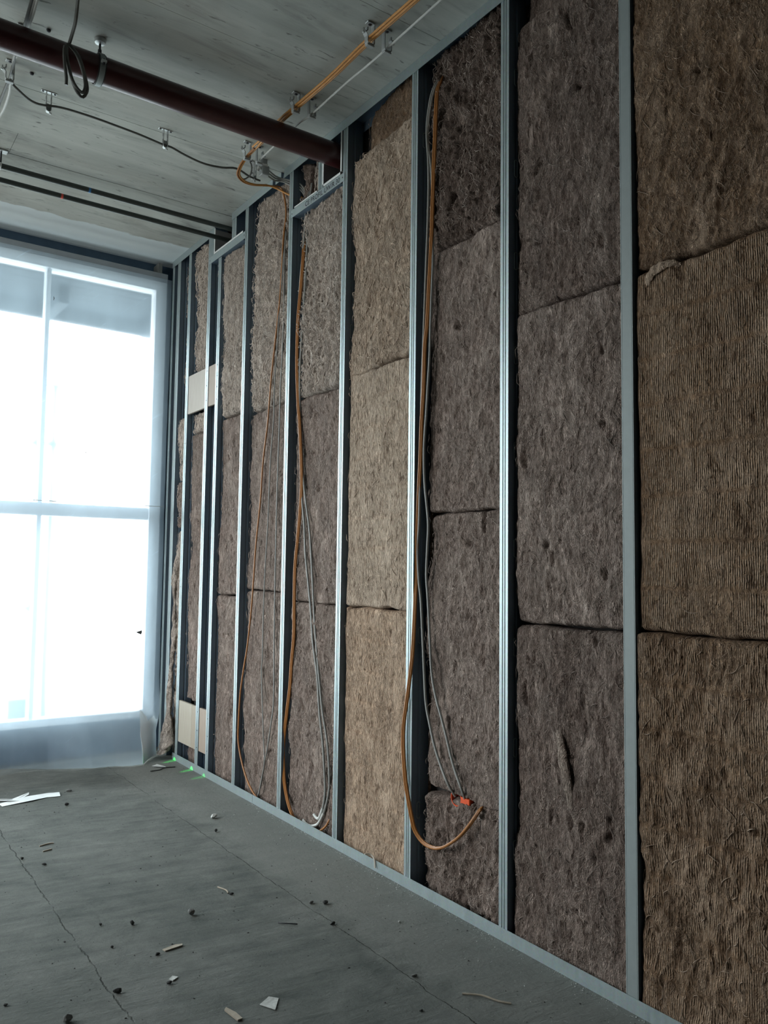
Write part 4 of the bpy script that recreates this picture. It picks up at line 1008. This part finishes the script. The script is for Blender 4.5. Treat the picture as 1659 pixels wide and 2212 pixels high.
CABLES = {
    'bay2_orange_a': [(0.06, 2.882, 3.84), (0.03, 2.869, 3.771), (0.012, 2.867, 3.711), (0.012, 2.879, 3.499), (0.012, 2.89, 3.276), (0.012, 2.897, 3.053), (0.012, 2.911, 2.833), (0.012, 2.926, 2.614), (0.012, 2.942, 2.506), (0.012, 2.949, 2.308), (0.012, 2.961, 2.155), (0.012, 2.969, 1.958), (0.012, 2.98, 1.773), (0.012, 2.988, 1.588), (0.012, 2.992, 1.414), (0.005, 2.988, 1.306), (-0.005, 2.989, 1.093), (-0.012, 2.996, 0.986), (-0.016, 3.01, 0.879), (-0.018, 3.034, 0.748), (-0.018, 3.04, 0.663), (-0.018, 3.03, 0.559), (-0.018, 3.011, 0.458), (-0.014, 2.975, 0.331), (-0.006, 2.957, 0.273), (0, 2.906, 0.235), (0, 2.837, 0.231), (0, 2.776, 0.248), (0, 2.717, 0.282), (0.004, 2.655, 0.331), (0.01, 2.598, 0.395), (0.03, 2.565, 0.453), (0.07, 2.581, 0.458)],
    'bay2_orange_b': [(0.064, 2.875, 3.841), (0.034, 2.862, 3.772), (0.016, 2.86, 3.712), (0.016, 2.871, 3.5), (0.016, 2.882, 3.278), (0.016, 2.89, 3.055), (0.016, 2.904, 2.835), (0.016, 2.919, 2.616), (0.016, 2.935, 2.509), (0.016, 2.942, 2.31), (0.016, 2.954, 2.158), (0.016, 2.962, 1.961), (0.016, 2.973, 1.776), (0.016, 2.981, 1.591), (0.016, 2.985, 1.418), (0.009, 2.981, 1.31), (-0.001, 2.982, 1.096), (-0.008, 2.989, 0.99), (-0.012, 3.003, 0.882), (-0.014, 3.027, 0.752), (-0.014, 3.032, 0.667), (-0.014, 3.023, 0.563), (-0.014, 3.004, 0.462), (-0.01, 2.968, 0.336), (-0.002, 2.95, 0.277), (0.004, 2.9, 0.239), (0.004, 2.83, 0.235), (0.004, 2.77, 0.252), (0.004, 2.711, 0.286), (0.008, 2.649, 0.335), (0.014, 2.592, 0.399), (0.034, 2.56, 0.457), (0.074, 2.575, 0.462)],
    'bay2_grey_a': [(0.06, 2.893, 3.833), (0.03, 2.894, 3.786), (0.016, 2.911, 3.727), (0.016, 2.935, 3.636), (0.016, 2.941, 3.551), (0.016, 2.928, 3.421), (0.016, 2.923, 3.295), (0.016, 2.927, 3.11), (0.016, 2.935, 2.929), (0.016, 2.943, 2.747), (0.016, 2.951, 2.554), (0.016, 2.962, 2.311), (0.016, 2.965, 2.068), (0.016, 2.971, 1.755), (0.016, 2.973, 1.666), (0.016, 2.982, 1.549), (0.016, 2.969, 1.402), (0.016, 2.953, 1.314), (0.016, 2.933, 1.097), (0.016, 2.924, 0.992), (0.016, 2.909, 0.852), (0.016, 2.88, 0.761), (0.016, 2.843, 0.668), (0.016, 2.8, 0.595), (0.016, 2.748, 0.524), (0.05, 2.738, 0.47)],
    'bay2_grey_b': [(0.06, 2.882, 3.821), (0.03, 2.887, 3.775), (0.02, 2.906, 3.721), (0.02, 2.929, 3.628), (0.02, 2.939, 3.551), (0.02, 2.931, 3.478), (0.02, 2.908, 3.354), (0.02, 2.894, 3.099), (0.02, 2.891, 2.916), (0.02, 2.896, 2.797), (0.02, 2.904, 2.617), (0.02, 2.909, 2.461), (0.02, 2.921, 2.313), (0.02, 2.93, 2.195), (0.02, 2.939, 2.109), (0.02, 2.945, 2.02), (0.02, 2.943, 1.93), (0.02, 2.935, 1.84), (0.02, 2.92, 1.752), (0.02, 2.908, 1.663), (0.02, 2.914, 1.548), (0.02, 2.919, 1.43), (0.02, 2.907, 1.331), (0.02, 2.891, 1.163), (0.02, 2.875, 0.998), (0.02, 2.844, 0.89), (0.02, 2.807, 0.811), (0.02, 2.768, 0.725), (0.02, 2.735, 0.645), (0.02, 2.7, 0.578), (0.02, 2.666, 0.526), (0.05, 2.676, 0.473)],
    'bay4_orange_a': [(0.07, 4.17, 3.796), (0.04, 4.154, 3.578), (0.016, 4.141, 3.3), (0.016, 4.157, 3.157), (0.016, 4.18, 3.012), (0.016, 4.191, 2.867), (0.016, 4.187, 2.639), (0.016, 4.161, 2.41), (0.016, 4.139, 2.296), (0.016, 4.106, 2.006), (0.016, 4.106, 1.869), (0.016, 4.13, 1.667), (0.016, 4.161, 1.466), (0.016, 4.163, 1.263), (0.016, 4.172, 1.063), (0.016, 4.193, 0.905), (0.016, 4.221, 0.768), (0.016, 4.253, 0.605), (0.016, 4.268, 0.425), (0.016, 4.262, 0.284), (0.016, 4.229, 0.185), (0.016, 4.18, 0.091), (0.016, 4.106, 0.026), (0.02, 4.006, 0.001), (0.02, 3.904, 0.01), (0.02, 3.835, 0.031), (0.03, 3.776, 0.077), (0.05, 3.763, 0.128), (0.07, 3.777, 0.153)],
    'bay4_orange_b': [(0.075, 4.161, 3.794), (0.045, 4.146, 3.576), (0.021, 4.132, 3.299), (0.021, 4.149, 3.155), (0.021, 4.172, 3.011), (0.021, 4.183, 2.866), (0.021, 4.179, 2.638), (0.021, 4.153, 2.41), (0.021, 4.132, 2.295), (0.021, 4.098, 2.005), (0.021, 4.098, 1.869), (0.021, 4.123, 1.667), (0.021, 4.153, 1.466), (0.021, 4.156, 1.263), (0.021, 4.164, 1.063), (0.021, 4.185, 0.906), (0.021, 4.213, 0.768), (0.021, 4.246, 0.605), (0.021, 4.26, 0.426), (0.021, 4.254, 0.285), (0.021, 4.221, 0.186), (0.021, 4.173, 0.092), (0.025, 4.117, 0.027), (0.03, 4.049, -0.012)],
    'bay4_grey_a': [(0.07, 4.158, 3.797), (0.04, 4.15, 3.62), (0.022, 4.13, 3.487), (0.022, 4.147, 3.341), (0.022, 4.17, 3.199), (0.022, 4.181, 3.05), (0.022, 4.194, 2.832), (0.022, 4.194, 2.681), (0.022, 4.176, 2.531), (0.022, 4.159, 2.383), (0.022, 4.134, 2.185), (0.022, 4.117, 2.018), (0.022, 4.093, 1.839), (0.022, 4.066, 1.716), (0.022, 4.043, 1.533), (0.022, 4.005, 1.369), (0.022, 3.968, 1.205), (0.022, 3.941, 1.039), (0.022, 3.888, 0.86), (0.022, 3.856, 0.664), (0.022, 3.816, 0.506), (0.022, 3.791, 0.346), (0.022, 3.783, 0.252), (0.022, 3.804, 0.161), (0.022, 3.841, 0.101), (0.022, 3.871, 0.096), (0.022, 3.896, 0.107)],
    'bay4_grey_b': [(0.07, 4.136, 3.794), (0.04, 4.122, 3.609), (0.026, 4.102, 3.441), (0.026, 4.107, 3.272), (0.026, 4.126, 3.051), (0.026, 4.145, 2.821), (0.026, 4.16, 2.635), (0.026, 4.149, 2.382), (0.026, 4.125, 2.184), (0.026, 4.095, 1.989), (0.026, 4.057, 1.837), (0.026, 4.007, 1.661), (0.026, 3.973, 1.449), (0.026, 3.938, 1.189), (0.026, 3.906, 1.011), (0.026, 3.875, 0.861), (0.026, 3.829, 0.668), (0.026, 3.775, 0.513), (0.026, 3.75, 0.354), (0.026, 3.752, 0.259), (0.026, 3.8, 0.135), (0.026, 3.861, 0.063), (0.026, 3.94, 0.032), (0.026, 3.992, 0.034), (0.026, 4.018, 0.045)],
    'bay5_orange': [(0, 4.418, 3.86), (0.006, 4.391, 3.818), (0.012, 4.375, 3.772), (0.012, 4.352, 3.662), (0.012, 4.377, 3.53), (0.012, 4.392, 3.339), (0.012, 4.408, 3.15), (0.012, 4.443, 2.963), (0.012, 4.473, 2.816), (0.012, 4.508, 2.627), (0.012, 4.53, 2.435), (0.012, 4.545, 2.336), (0.012, 4.592, 2.122), (0.012, 4.617, 1.867), (0.012, 4.663, 1.611), (0.012, 4.689, 1.353), (0.012, 4.712, 1.167), (0.012, 4.754, 0.946), (0.012, 4.8, 0.796), (0.012, 4.839, 0.634), (0.012, 4.855, 0.434), (0.012, 4.848, 0.32), (0.012, 4.794, 0.213), (0.012, 4.722, 0.127), (0.012, 4.633, 0.064), (0.02, 4.577, 0.034), (0.04, 4.565, 0.005)],
    'bay5_grey_a': [(0.03, 4.395, 3.752), (0.02, 4.386, 3.535), (0.014, 4.384, 3.337), (0.014, 4.406, 3.15), (0.014, 4.425, 3.037), (0.014, 4.431, 2.884), (0.014, 4.457, 2.656), (0.014, 4.462, 2.504), (0.014, 4.462, 2.369), (0.014, 4.493, 2.113), (0.014, 4.507, 1.75), (0.014, 4.53, 1.464), (0.014, 4.541, 1.176), (0.014, 4.54, 0.893), (0.014, 4.549, 0.824), (0.014, 4.525, 0.6), (0.014, 4.503, 0.419), (0.014, 4.483, 0.275), (0.014, 4.504, 0.196), (0.014, 4.542, 0.084), (0.05, 4.63, 0.022)],
    'bay5_grey_b': [(0.03, 4.383, 3.747), (0.02, 4.367, 3.529), (0.018, 4.373, 3.334), (0.018, 4.365, 3.022), (0.018, 4.373, 2.796), (0.018, 4.387, 2.568), (0.018, 4.39, 2.368), (0.018, 4.399, 2.032), (0.018, 4.403, 1.746), (0.018, 4.402, 1.323), (0.018, 4.397, 0.976), (0.018, 4.388, 0.656), (0.018, 4.417, 0.505), (0.018, 4.458, 0.351), (0.018, 4.485, 0.274), (0.018, 4.516, 0.156), (0.018, 4.556, 0.072), (0.05, 4.636, 0.021)],
    'link_grey': [(-1.616, 4.21, 3.86), (-1.605, 4.22, 3.845), (-1.569, 4.25, 3.838), (-1.515, 4.3, 3.838), (-1.469, 4.33, 3.844), (-1.413, 4.36, 3.866), (-1.367, 4.36, 3.877), (-1.297, 4.36, 3.884), (-1.176, 4.36, 3.885), (-1.051, 4.36, 3.88), (-0.922, 4.36, 3.873), (-0.783, 4.36, 3.859), (-0.734, 4.36, 3.859), (-0.65, 4.36, 3.839), (-0.535, 4.36, 3.824), (-0.419, 4.36, 3.835), (-0.329, 4.36, 3.857), (-0.209, 4.37, 3.898), (-0.119, 4.38, 3.935)],
    'left_dark': [(-1.663, 3.439, 3.888), (-1.648, 3.563, 3.888), (-1.638, 3.719, 3.888), (-1.63, 3.889, 3.888), (-1.621, 4.095, 3.888), (-1.611, 4.236, 3.888), (-1.612, 4.373, 3.888), (-1.61, 4.552, 3.888), (-1.598, 4.856, 3.888)],
    'left_grey': [(-1.646, 3.434, 3.888), (-1.63, 3.558, 3.888), (-1.62, 3.714, 3.888), (-1.62, 3.85, 3.888), (-1.62, 3.995, 3.888), (-1.621, 4.105, 3.888), (-1.61, 4.211, 3.888), (-1.6, 4.299, 3.888), (-1.588, 4.39, 3.888), (-1.582, 4.542, 3.888), (-1.587, 4.673, 3.888), (-1.598, 4.929, 3.888)],
    'left_grey2': [(-1.64, 3.446, 3.888), (-1.635, 3.58, 3.888), (-1.625, 3.765, 3.888), (-1.623, 3.895, 3.888), (-1.63, 4.005, 3.888), (-1.62, 4.13, 3.888), (-1.607, 4.223, 3.888), (-1.603, 4.306, 3.888)],
    'coil_lead': [(-1.521, 3.318, 3.9), (-1.484, 3.475, 3.89), (-1.472, 3.55, 3.843), (-1.466, 3.62, 3.832), (-1.462, 3.69, 3.822)],
    'coil': [(-1.463, 3.685, 3.813), (-1.447, 3.68, 3.794), (-1.421, 3.683, 3.771), (-1.4, 3.679, 3.715), (-1.38, 3.682, 3.647), (-1.382, 3.677, 3.611), (-1.397, 3.68, 3.585), (-1.42, 3.675, 3.592), (-1.441, 3.679, 3.634), (-1.465, 3.674, 3.699), (-1.475, 3.677, 3.762), (-1.474, 3.672, 3.799), (-1.461, 3.675, 3.802), (-1.435, 3.671, 3.774), (-1.412, 3.674, 3.73), (-1.397, 3.669, 3.679), (-1.39, 3.672, 3.632), (-1.401, 3.667, 3.6), (-1.422, 3.671, 3.609), (-1.449, 3.666, 3.642), (-1.467, 3.669, 3.706), (-1.48, 3.664, 3.76), (-1.482, 3.667, 3.791), (-1.489, 3.663, 3.764), (-1.483, 3.666, 3.698), (-1.476, 3.661, 3.644), (-1.474, 3.664, 3.606)],
}
# ---------------------------------------------------------------- cables
def cable(label, pts, r, mat, step=0.02, group=None, seg=8, end=None):
    o = MB().tube(catmull(pts, step), r, seg).build('cable', M[mat], smooth=True)
    tag(o, label, 'cable', group)
    if end:
        e = MB().tube(catmull(end, 0.01), r * 1.25, seg).build('bare_end', M['white_cut'], o, smooth=True)
    return o
Cb = CABLES
RC = 0.0062
cable('orange cable hanging in a long loop beside the light tan bay, outer strand', Cb['bay2_orange_a'], RC, 'orange')
cable('orange cable hanging in a long loop beside the light tan bay, inner strand', Cb['bay2_orange_b'], RC, 'orange')
cable('grey cable with the leftmost path down to the orange wall box', Cb['bay2_grey_a'], RC, 'grey_cable')
cable('grey cable with the rightmost path down to the orange wall box', Cb['bay2_grey_b'], RC, 'grey_cable')
Cb['bay4_orange_a'] = [(p[0], p[1] - (0.028 if 0.45 < p[2] < 0.85 and p[1] > 4.1 else 0.012 if 0.25 < p[2] < 1.2 and p[1] > 4.1 else 0), p[2]) for p in Cb['bay4_orange_a']]
Cb['bay4_orange_b'] = [(p[0], p[1] - (0.028 if 0.45 < p[2] < 0.85 and p[1] > 4.1 else 0.012 if 0.25 < p[2] < 1.2 and p[1] > 4.1 else 0), p[2]) for p in Cb['bay4_orange_b']]
cable('orange cable looping under the bay below the red pipe and up again', Cb['bay4_orange_a'], RC, 'orange')
cable('orange cable under the red pipe ending low behind the floor track', Cb['bay4_orange_b'], RC, 'orange')
ga, gb = Cb['bay4_grey_a'], Cb['bay4_grey_b']
cable('grey cable below the red pipe with the short upturned white end', ga[:-2], RC, 'grey_cable', end=ga[-4:])
cable('grey cable below the red pipe with the long curved white end', gb[:-3], RC, 'grey_cable', end=gb[-5:])
so = Cb['bay5_orange']
RC5 = 0.0055
entry = [(-0.337, 4.10, 3.868), (-0.338, 4.20, 3.862), (-0.345, 4.27, 3.835), (-0.33, 4.34, 3.81), (-0.27, 4.385, 3.802), (-0.19, 4.41, 3.815), (-0.10, 4.43, 3.845)]
cable('orange cable entering the wall and hanging beside two thin grey cables', entry + so, RC5, 'orange')
cable('thin grey cable hanging next to the orange one, nearer the window', Cb['bay5_grey_a'], 0.0042, 'grey_cable')
cable('thin grey cable hanging beside the stud left of the red pipe opening', Cb['bay5_grey_b'], 0.0042, 'grey_cable')
off = lambda P, d: [(p[0] + d[0], p[1] + d[1], p[2] + d[2]) for p in P]
entry2 = off(entry, (0.012, -0.004, 0.004)) + [(-0.03, 4.41, 3.84), (0.03, 4.33, 3.78), (0.06, 4.24, 3.74), (0.07, 4.16, 3.62)]
run = [(-0.337, 1.9, 3.868), (-0.337, 2.45, 3.856), (-0.337, 2.918, 3.868), (-0.340, 3.25, 3.858), (-0.341, 3.597, 3.870), (-0.339, 3.775, 3.878), (-0.337, 4.0, 3.866)]
cable('orange ceiling cable, lowest strand of the bundle crossing above the red pipe', run + entry2[:1] + entry2[1:], 0.0058, 'orange_bright')
cable('orange ceiling cable, strand of the bundle nearer the wall', off(run, (0.012, 0, 0.004)) + [(-0.325, 4.098, 3.872)], 0.0058, 'orange_bright')
cable('orange ceiling cable, strand of the bundle farther from the wall', off(run, (-0.012, 0, 0.004)) + [(-0.349, 4.098, 3.872)], 0.0058, 'orange_bright')
cable('thin white cable under the ceiling beside the orange bundle', [(-0.246, 1.9, 3.872), (-0.246, 2.913, 3.862), (-0.249, 3.25, 3.868), (-0.253, 3.588, 3.862), (-0.250, 3.775, 3.880), (-0.253, 4.199, 3.864), (-0.225, 4.27, 3.872), (-0.185, 4.32, 3.880)], 0.0052, 'white_cable')
cable('slack dark cable strung across the ceiling between the two-legged clips', Cb['link_grey'][:-2] + [(-0.23, 4.38, 3.845), (-0.15, 4.40, 3.85)], 0.0062, 'dark_cable')
cable('small dark cable loop beside the orange bend below the red pipe', [(-0.335, 4.23, 3.86), (-0.30, 4.25, 3.875), (-0.255, 4.30, 3.865), (-0.24, 4.36, 3.835), (-0.28, 4.39, 3.815), (-0.325, 4.34, 3.82), (-0.338, 4.28, 3.838)], 0.0045, 'dark_cable')
for k, (lb, dz, dx) in enumerate((('upper grey cable running from the clip block into the wall above the header', 0.0, 0.0), ('middle grey cable running from the clip block into the wall above the header', -0.018, -0.004), ('lowest grey cable running from the clip block into the wall above the header', -0.036, 0.0))):
    cable(lb, [(-0.165 + dx, 4.31, 3.89 + dz), (-0.10, 4.36, 3.905 + dz), (-0.05, 4.39, 3.905 + dz * .8), (-0.006, 4.375, 3.895 + dz * .5), (0.03, 4.30, 3.86 + dz), (0.055, 4.22, 3.80 + dz), (0.065, 4.15, 3.66 + dz)], 0.0052, 'grey_cable')
cable('dark cable running along the ceiling at the left photo edge', Cb['left_dark'], 0.0075, 'dark_cable')
cable('pale grey cable running along the ceiling at the left photo edge', Cb['left_grey'], 0.0068, 'white_cable')
cable('mid grey cable ending in the left edge ceiling clip', Cb['left_grey2'], 0.0062, 'grey_cable')
cable('coiled dark cable hanging in front of the red pipe', Cb['coil_lead'] + Cb['coil'], 0.0075, 'dark_cable', 0.012)

ob = thing('wall_box', 'bright orange electrical wall box sunk in the wool under grey cables', 'electrical box')
def rim(y0, y1, z0, z1):
    c = ((y0 + y1) / 2, (z0 + z1) / 2); r = (y1 - y0) / 2
    mb = MB(); seg = 24; vs = []
    for (rr, x) in ((r, 0.046), (r, 0.095), (r * .9, 0.095), (r * .9, 0.046)):
        for k in range(seg):
            a = 2 * math.pi * k / seg; vs.append((x, c[0] + rr * math.cos(a), c[1] + rr * math.sin(a)))
    fs = []
    for i in range(4):
        for k in range(seg):
            fs.append((i * seg + k, i * seg + (k + 1) % seg, ((i + 1) % 4) * seg + (k + 1) % seg, ((i + 1) % 4) * seg + k))
    mb.add(vs, fs); return mb
rim(2.695, 2.765, 0.43, 0.50).build('box_rim', M['orange_box'], ob, smooth=True)
MB().lathe([(0.0315, 0.088), (0.0315, 0.094)], (0, 2.73, 0.465), 'X', 24).build('box_back', M['orange_box'], ob)
MB().box(0.044, 0.075, 2.64, 2.70, 0.452, 0.478).build('box_link', M['orange_box'], ob, bevel=.003)

# ---------------------------------------------------------------- debris on the floor
def pebble(name, label, cat, mat, x, y, sx, sy, sz, seed, group=None, rot=0.0):
    r = random.Random(seed)
    bm = bmesh.new(); bmesh.ops.create_icosphere(bm, subdivisions=2, radius=1.0)
    ax = [Vector((r.gauss(0, 1), r.gauss(0, 1), r.gauss(0, 1))).normalized() for _ in range(7)]
    dd = [r.uniform(0.55, 0.85) for _ in ax]
    for v_ in bm.verts:
        for a, d in zip(ax, dd):
            t = v_.co.dot(a)
            if t > d: v_.co -= a * (t - d)
    c, s_ = math.cos(rot), math.sin(rot)
    for v_ in bm.verts:
        p = v_.co; v_.co = Vector((p.x * sx * c - p.y * sy * s_, p.x * sx * s_ + p.y * sy * c, p.z * sz))
    mz = min(v_.co.z for v_ in bm.verts)
    for v_ in bm.verts: v_.co.z -= mz
    me = bpy.data.meshes.new(name); bm.to_mesh(me); bm.free(); me.materials.append(M[mat])
    o = bpy.data.objects.new(name, me); COL.objects.link(o); o.location = (x, y, 0.0002)
    return tag(o, label, cat, group)
G1 = 'loose chips and stones on the concrete floor'
PEB = [
 ('largest dark stone on the open floor, grey on top', 'stone_grey', -0.926, 3.29, .020, .014, .015),
 ('rounded dark stone left of the largest one, on open floor', 'stone_dark', -1.160, 3.336, .010, .009, .011),
 ('pale angular plaster lump on the far floor near the track', 'stone_pale', -0.321, 4.449, .024, .016, .016),
 ('dark crumb between two small stones in the middle of the left floor', 'stone_dark', -1.163, 3.032, .011, .007, .006),
 ('black flat chip lying right on the left floor crack', 'stone_dark', -1.369, 2.845, .017, .009, .009),
 ('tiny black crumb left of the rounded dark stone', 'stone_dark', -1.267, 3.402, .006, .006, .006),
 ('dark flat crumb beside a small white chip near the bottom of the photo', 'stone_dark', -1.202, 2.803, .011, .007, .006),
 ('brown stone half cut by the bottom edge of the photo', 'stone_grey', -1.556, 2.758, .020, .014, .014),
 ('dark stone by the right floor joint, the upper of two', 'stone_dark', -0.400, 3.074, .013, .011, .010),
 ('dark curled crumb by the right floor joint, the lower of two', 'stone_dark', -0.482, 2.884, .014, .007, .007),
 ('broken dark crumb just left of the upper stone by the right floor joint', 'stone_grey', -0.449, 3.113, .013, .008, .007),
 ('small crumb between the large stone and the right floor joint', 'stone_dark', -0.697, 3.39, .011, .005, .005),
 ('black crumb on the far left floor below the white plastic scrap', 'stone_dark', -0.963, 5.166, .014, .009, .010),
 ('black crumb right of the white plastic scrap tip', 'stone_grey', -0.876, 5.470, .020, .012, .008),
 ('small dark crumb on the upper part of the left floor crack', 'stone_dark', -1.376, 4.355, .009, .007, .007),
 ('dark crumb right of the upper left floor crack', 'stone_dark', -1.303, 4.217, .013, .007, .006),
 ('tiny crumb by the lower left floor crack', 'stone_dark', -1.287, 3.181, .006, .006, .005),
 ('small black stone in front of the pale plaster lump', 'stone_dark', -0.407, 4.221, .010, .008, .009),
 ('dark chip on the right floor joint near the bottom', 'stone_grey', -0.458, 2.364, .013, .006, .005),
 ('small dark chip at the left edge near the bottom of the photo', 'stone_dark', -1.699, 2.970, .007, .006, .005),
 ('dark sliver in the middle of the lower floor', 'stone_dark', -0.577, 2.172, .008, .005, .003),
 ('small pale crumb on the smooth strip near the floor track', 'stone_pale', -0.24, 2.75, .006, .005, .004),
]
for i, (lb, mt_, x, y, sx, sy, sz) in enumerate(PEB):
    pebble('stone_chip', lb, 'stone', mt_, x, y, sx, sy, sz, 200 + i, G1, rot=rnd.uniform(-.6, .6))
def flake(name, label, cat, mat, poly, z=0.004, th=0.0016, bend=0.004):
    """thin scrap: polygon on the floor with a thickness and a slight curl"""
    n = len(poly); cx = sum(p[0] for p in poly) / n; cy = sum(p[1] for p in poly) / n
    vs = []
    for t in (0, th):
        for i, (x, y) in enumerate(poly): vs.append((x, y, z + t + bend * (0.5 + 0.5 * math.sin(i * 2.4)) - z * .7))
    vs += [(cx, cy, z * .3), (cx, cy, z * .3 + th)]
    fs = []
    for i in range(n):
        j = (i + 1) % n
        fs += [(i, j, j + n, i + n), (j, i, 2 * n), (i + n, j + n, 2 * n + 1)]
    o = MB().add(vs, fs).build(name, M[mat]); return tag(o, label, cat)
flake('plastic_scrap', 'long white torn plastic strip on the floor at the left edge', 'plastic scrap', 'scrap', [(-1.30, 5.405), (-1.12, 5.475), (-1.0, 5.50), (-0.935, 5.462), (-0.948, 5.38), (-1.02, 5.40), (-1.12, 5.362), (-1.29, 5.345)], 0.004, .001, .006)
flake('plastic_scrap', 'forked thin white plastic scrap behind the long torn strip', 'plastic scrap', 'scrap', [(-1.30, 5.53), (-1.24, 5.46), (-1.20, 5.45), (-1.10, 5.545), (-1.105, 5.52), (-1.19, 5.41), (-1.25, 5.42), (-1.31, 5.50)], 0.004, .001, .010)
flake('paper_scrap', 'pale triangular cardboard scrap near the bottom middle of the floor', 'paper scrap', 'stone_pale', [(-1.003, 2.503), (-0.955, 2.53), (-0.930, 2.505), (-0.975, 2.445)], 0.003, .0015, .002)
flake('wood_sliver', 'pale pointed wood sliver at the bottom edge of the photo', 'wood sliver', 'splinter', [(-1.115, 2.535), (-1.105, 2.545), (-1.090, 2.50), (-1.088, 2.455), (-1.105, 2.455)], 0.004, .005, .001)
flake('wood_sliver', 'thin pale wood sliver beside dark crumbs in the middle of the left floor', 'wood sliver', 'splinter', [(-1.135, 3.055), (-1.08, 3.065), (-1.055, 3.058), (-1.06, 3.045), (-1.13, 3.038)], 0.003, .004, .001)
flake('white_chip', 'small white chip beside the dark crumb near the bottom of the photo', 'chip', 'stone_pale', [(-1.195, 2.828), (-1.175, 2.845), (-1.160, 2.828), (-1.185, 2.812)], 0.003, .003, .001)
flake('plastic_scrap', 'small clear plastic flap lying at the sheet corner by the wall', 'plastic scrap', 'scrap', [(-0.215, 5.80), (-0.17, 5.82), (-0.13, 5.77), (-0.145, 5.70)], 0.006, .001, .012)
def twig(label, pts, r, mat, cat='wire'):
    n = len(catmull(pts, 0.01))
    o = MB().tube(catmull(pts, 0.01), r, 6).build('wire_scrap' if cat == 'wire' else 'wood_splinter', M[mat], smooth=True)
    return tag(o, label, cat)
twig('dark bent wire scrap on the floor at the foot of the sheet', [(-0.275, 5.655, .010), (-0.255, 5.68, .004), (-0.20, 5.682, .004), (-0.15, 5.715, .005), (-0.075, 5.705, .004)], 0.0035, 'screw')
twig('long thin wood splinter on the floor near the lower right track', [(-0.395, 2.175, .004), (-0.35, 2.125, .006), (-0.325, 2.07, .004), (-0.30, 2.035, .004)], 0.0032, 'splinter', 'wood splinter')
twig('short thin splinter by the joint right of the largest dark stone', [(-0.715, 3.50, .003), (-0.70, 3.44, .005), (-0.705, 3.41, .003)], 0.003, 'splinter', 'wood splinter')
twig('pair-side dark twig on the far left floor, the upper of two', [(-1.262, 4.50, .003), (-1.215, 4.515, .004), (-1.19, 4.51, .003)], 0.0035, 'splinter', 'wood splinter')
twig('dark twig on the far left floor, the lower of two', [(-1.265, 4.41, .003), (-1.22, 4.42, .004)], 0.0035, 'splinter', 'wood splinter')
twig('thin curled fibre on the floor near the paler strip', [(-0.66, 3.02, .003), (-0.64, 2.99, .006), (-0.60, 2.965, .003)], 0.0022, 'screw')
# countless tiny crumbs: one object
def grit():
    r = np.random.RandomState(4); V = []; F = []
    def crumb(x, y, s):
        b0 = len(V); a = r.uniform(0, 6.28)
        for k in range(4):
            V.append((x + s * math.cos(a + k * 1.57) * r.uniform(.6, 1.2), y + s * math.sin(a + k * 1.57) * r.uniform(.6, 1.2), 0.0003))
        V.append((x + r.uniform(-.3, .3) * s, y + r.uniform(-.3, .3) * s, s * r.uniform(.5, .9)))
        F.extend([(b0, b0 + 1, b0 + 4), (b0 + 1, b0 + 2, b0 + 4), (b0 + 2, b0 + 3, b0 + 4), (b0 + 3, b0, b0 + 4)])
    for k in range(1500):
        crumb(r.uniform(-2.2, -0.03), r.uniform(1.6, 5.9), min(0.0055, 0.0012 + r.exponential(0.0011)))
    return V, F
V, F = grit()
o = MB().add(V, F).build('grit', M['stone_dark']); tag(o, 'tiny dark grit scattered over the concrete floor', 'grit', kind='stuff')
def dust():
    r = np.random.RandomState(9); V = []; F = []
    for k in range(1300):
        y = r.uniform(0.9, 4.6); x = -0.006 - abs(r.normal(0, 0.020)) if r.rand() < .75 else -r.uniform(.02, .25)
        s = min(0.004, 0.0009 + r.exponential(0.0008)); b0 = len(V); a = r.uniform(0, 6.28)
        for q in range(3): V.append((x + s * math.cos(a + q * 2.09), y + s * math.sin(a + q * 2.09), 0.0003))
        V.append((x, y, s)); F.extend([(b0, b0 + 1, b0 + 3), (b0 + 1, b0 + 2, b0 + 3), (b0 + 2, b0, b0 + 3)])
    return V, F
V, F = dust()
o = MB().add(V, F).build('plaster_crumbs', M['stone_pale']); tag(o, 'pale plaster crumbs along the foot of the floor track', 'crumbs', kind='stuff')
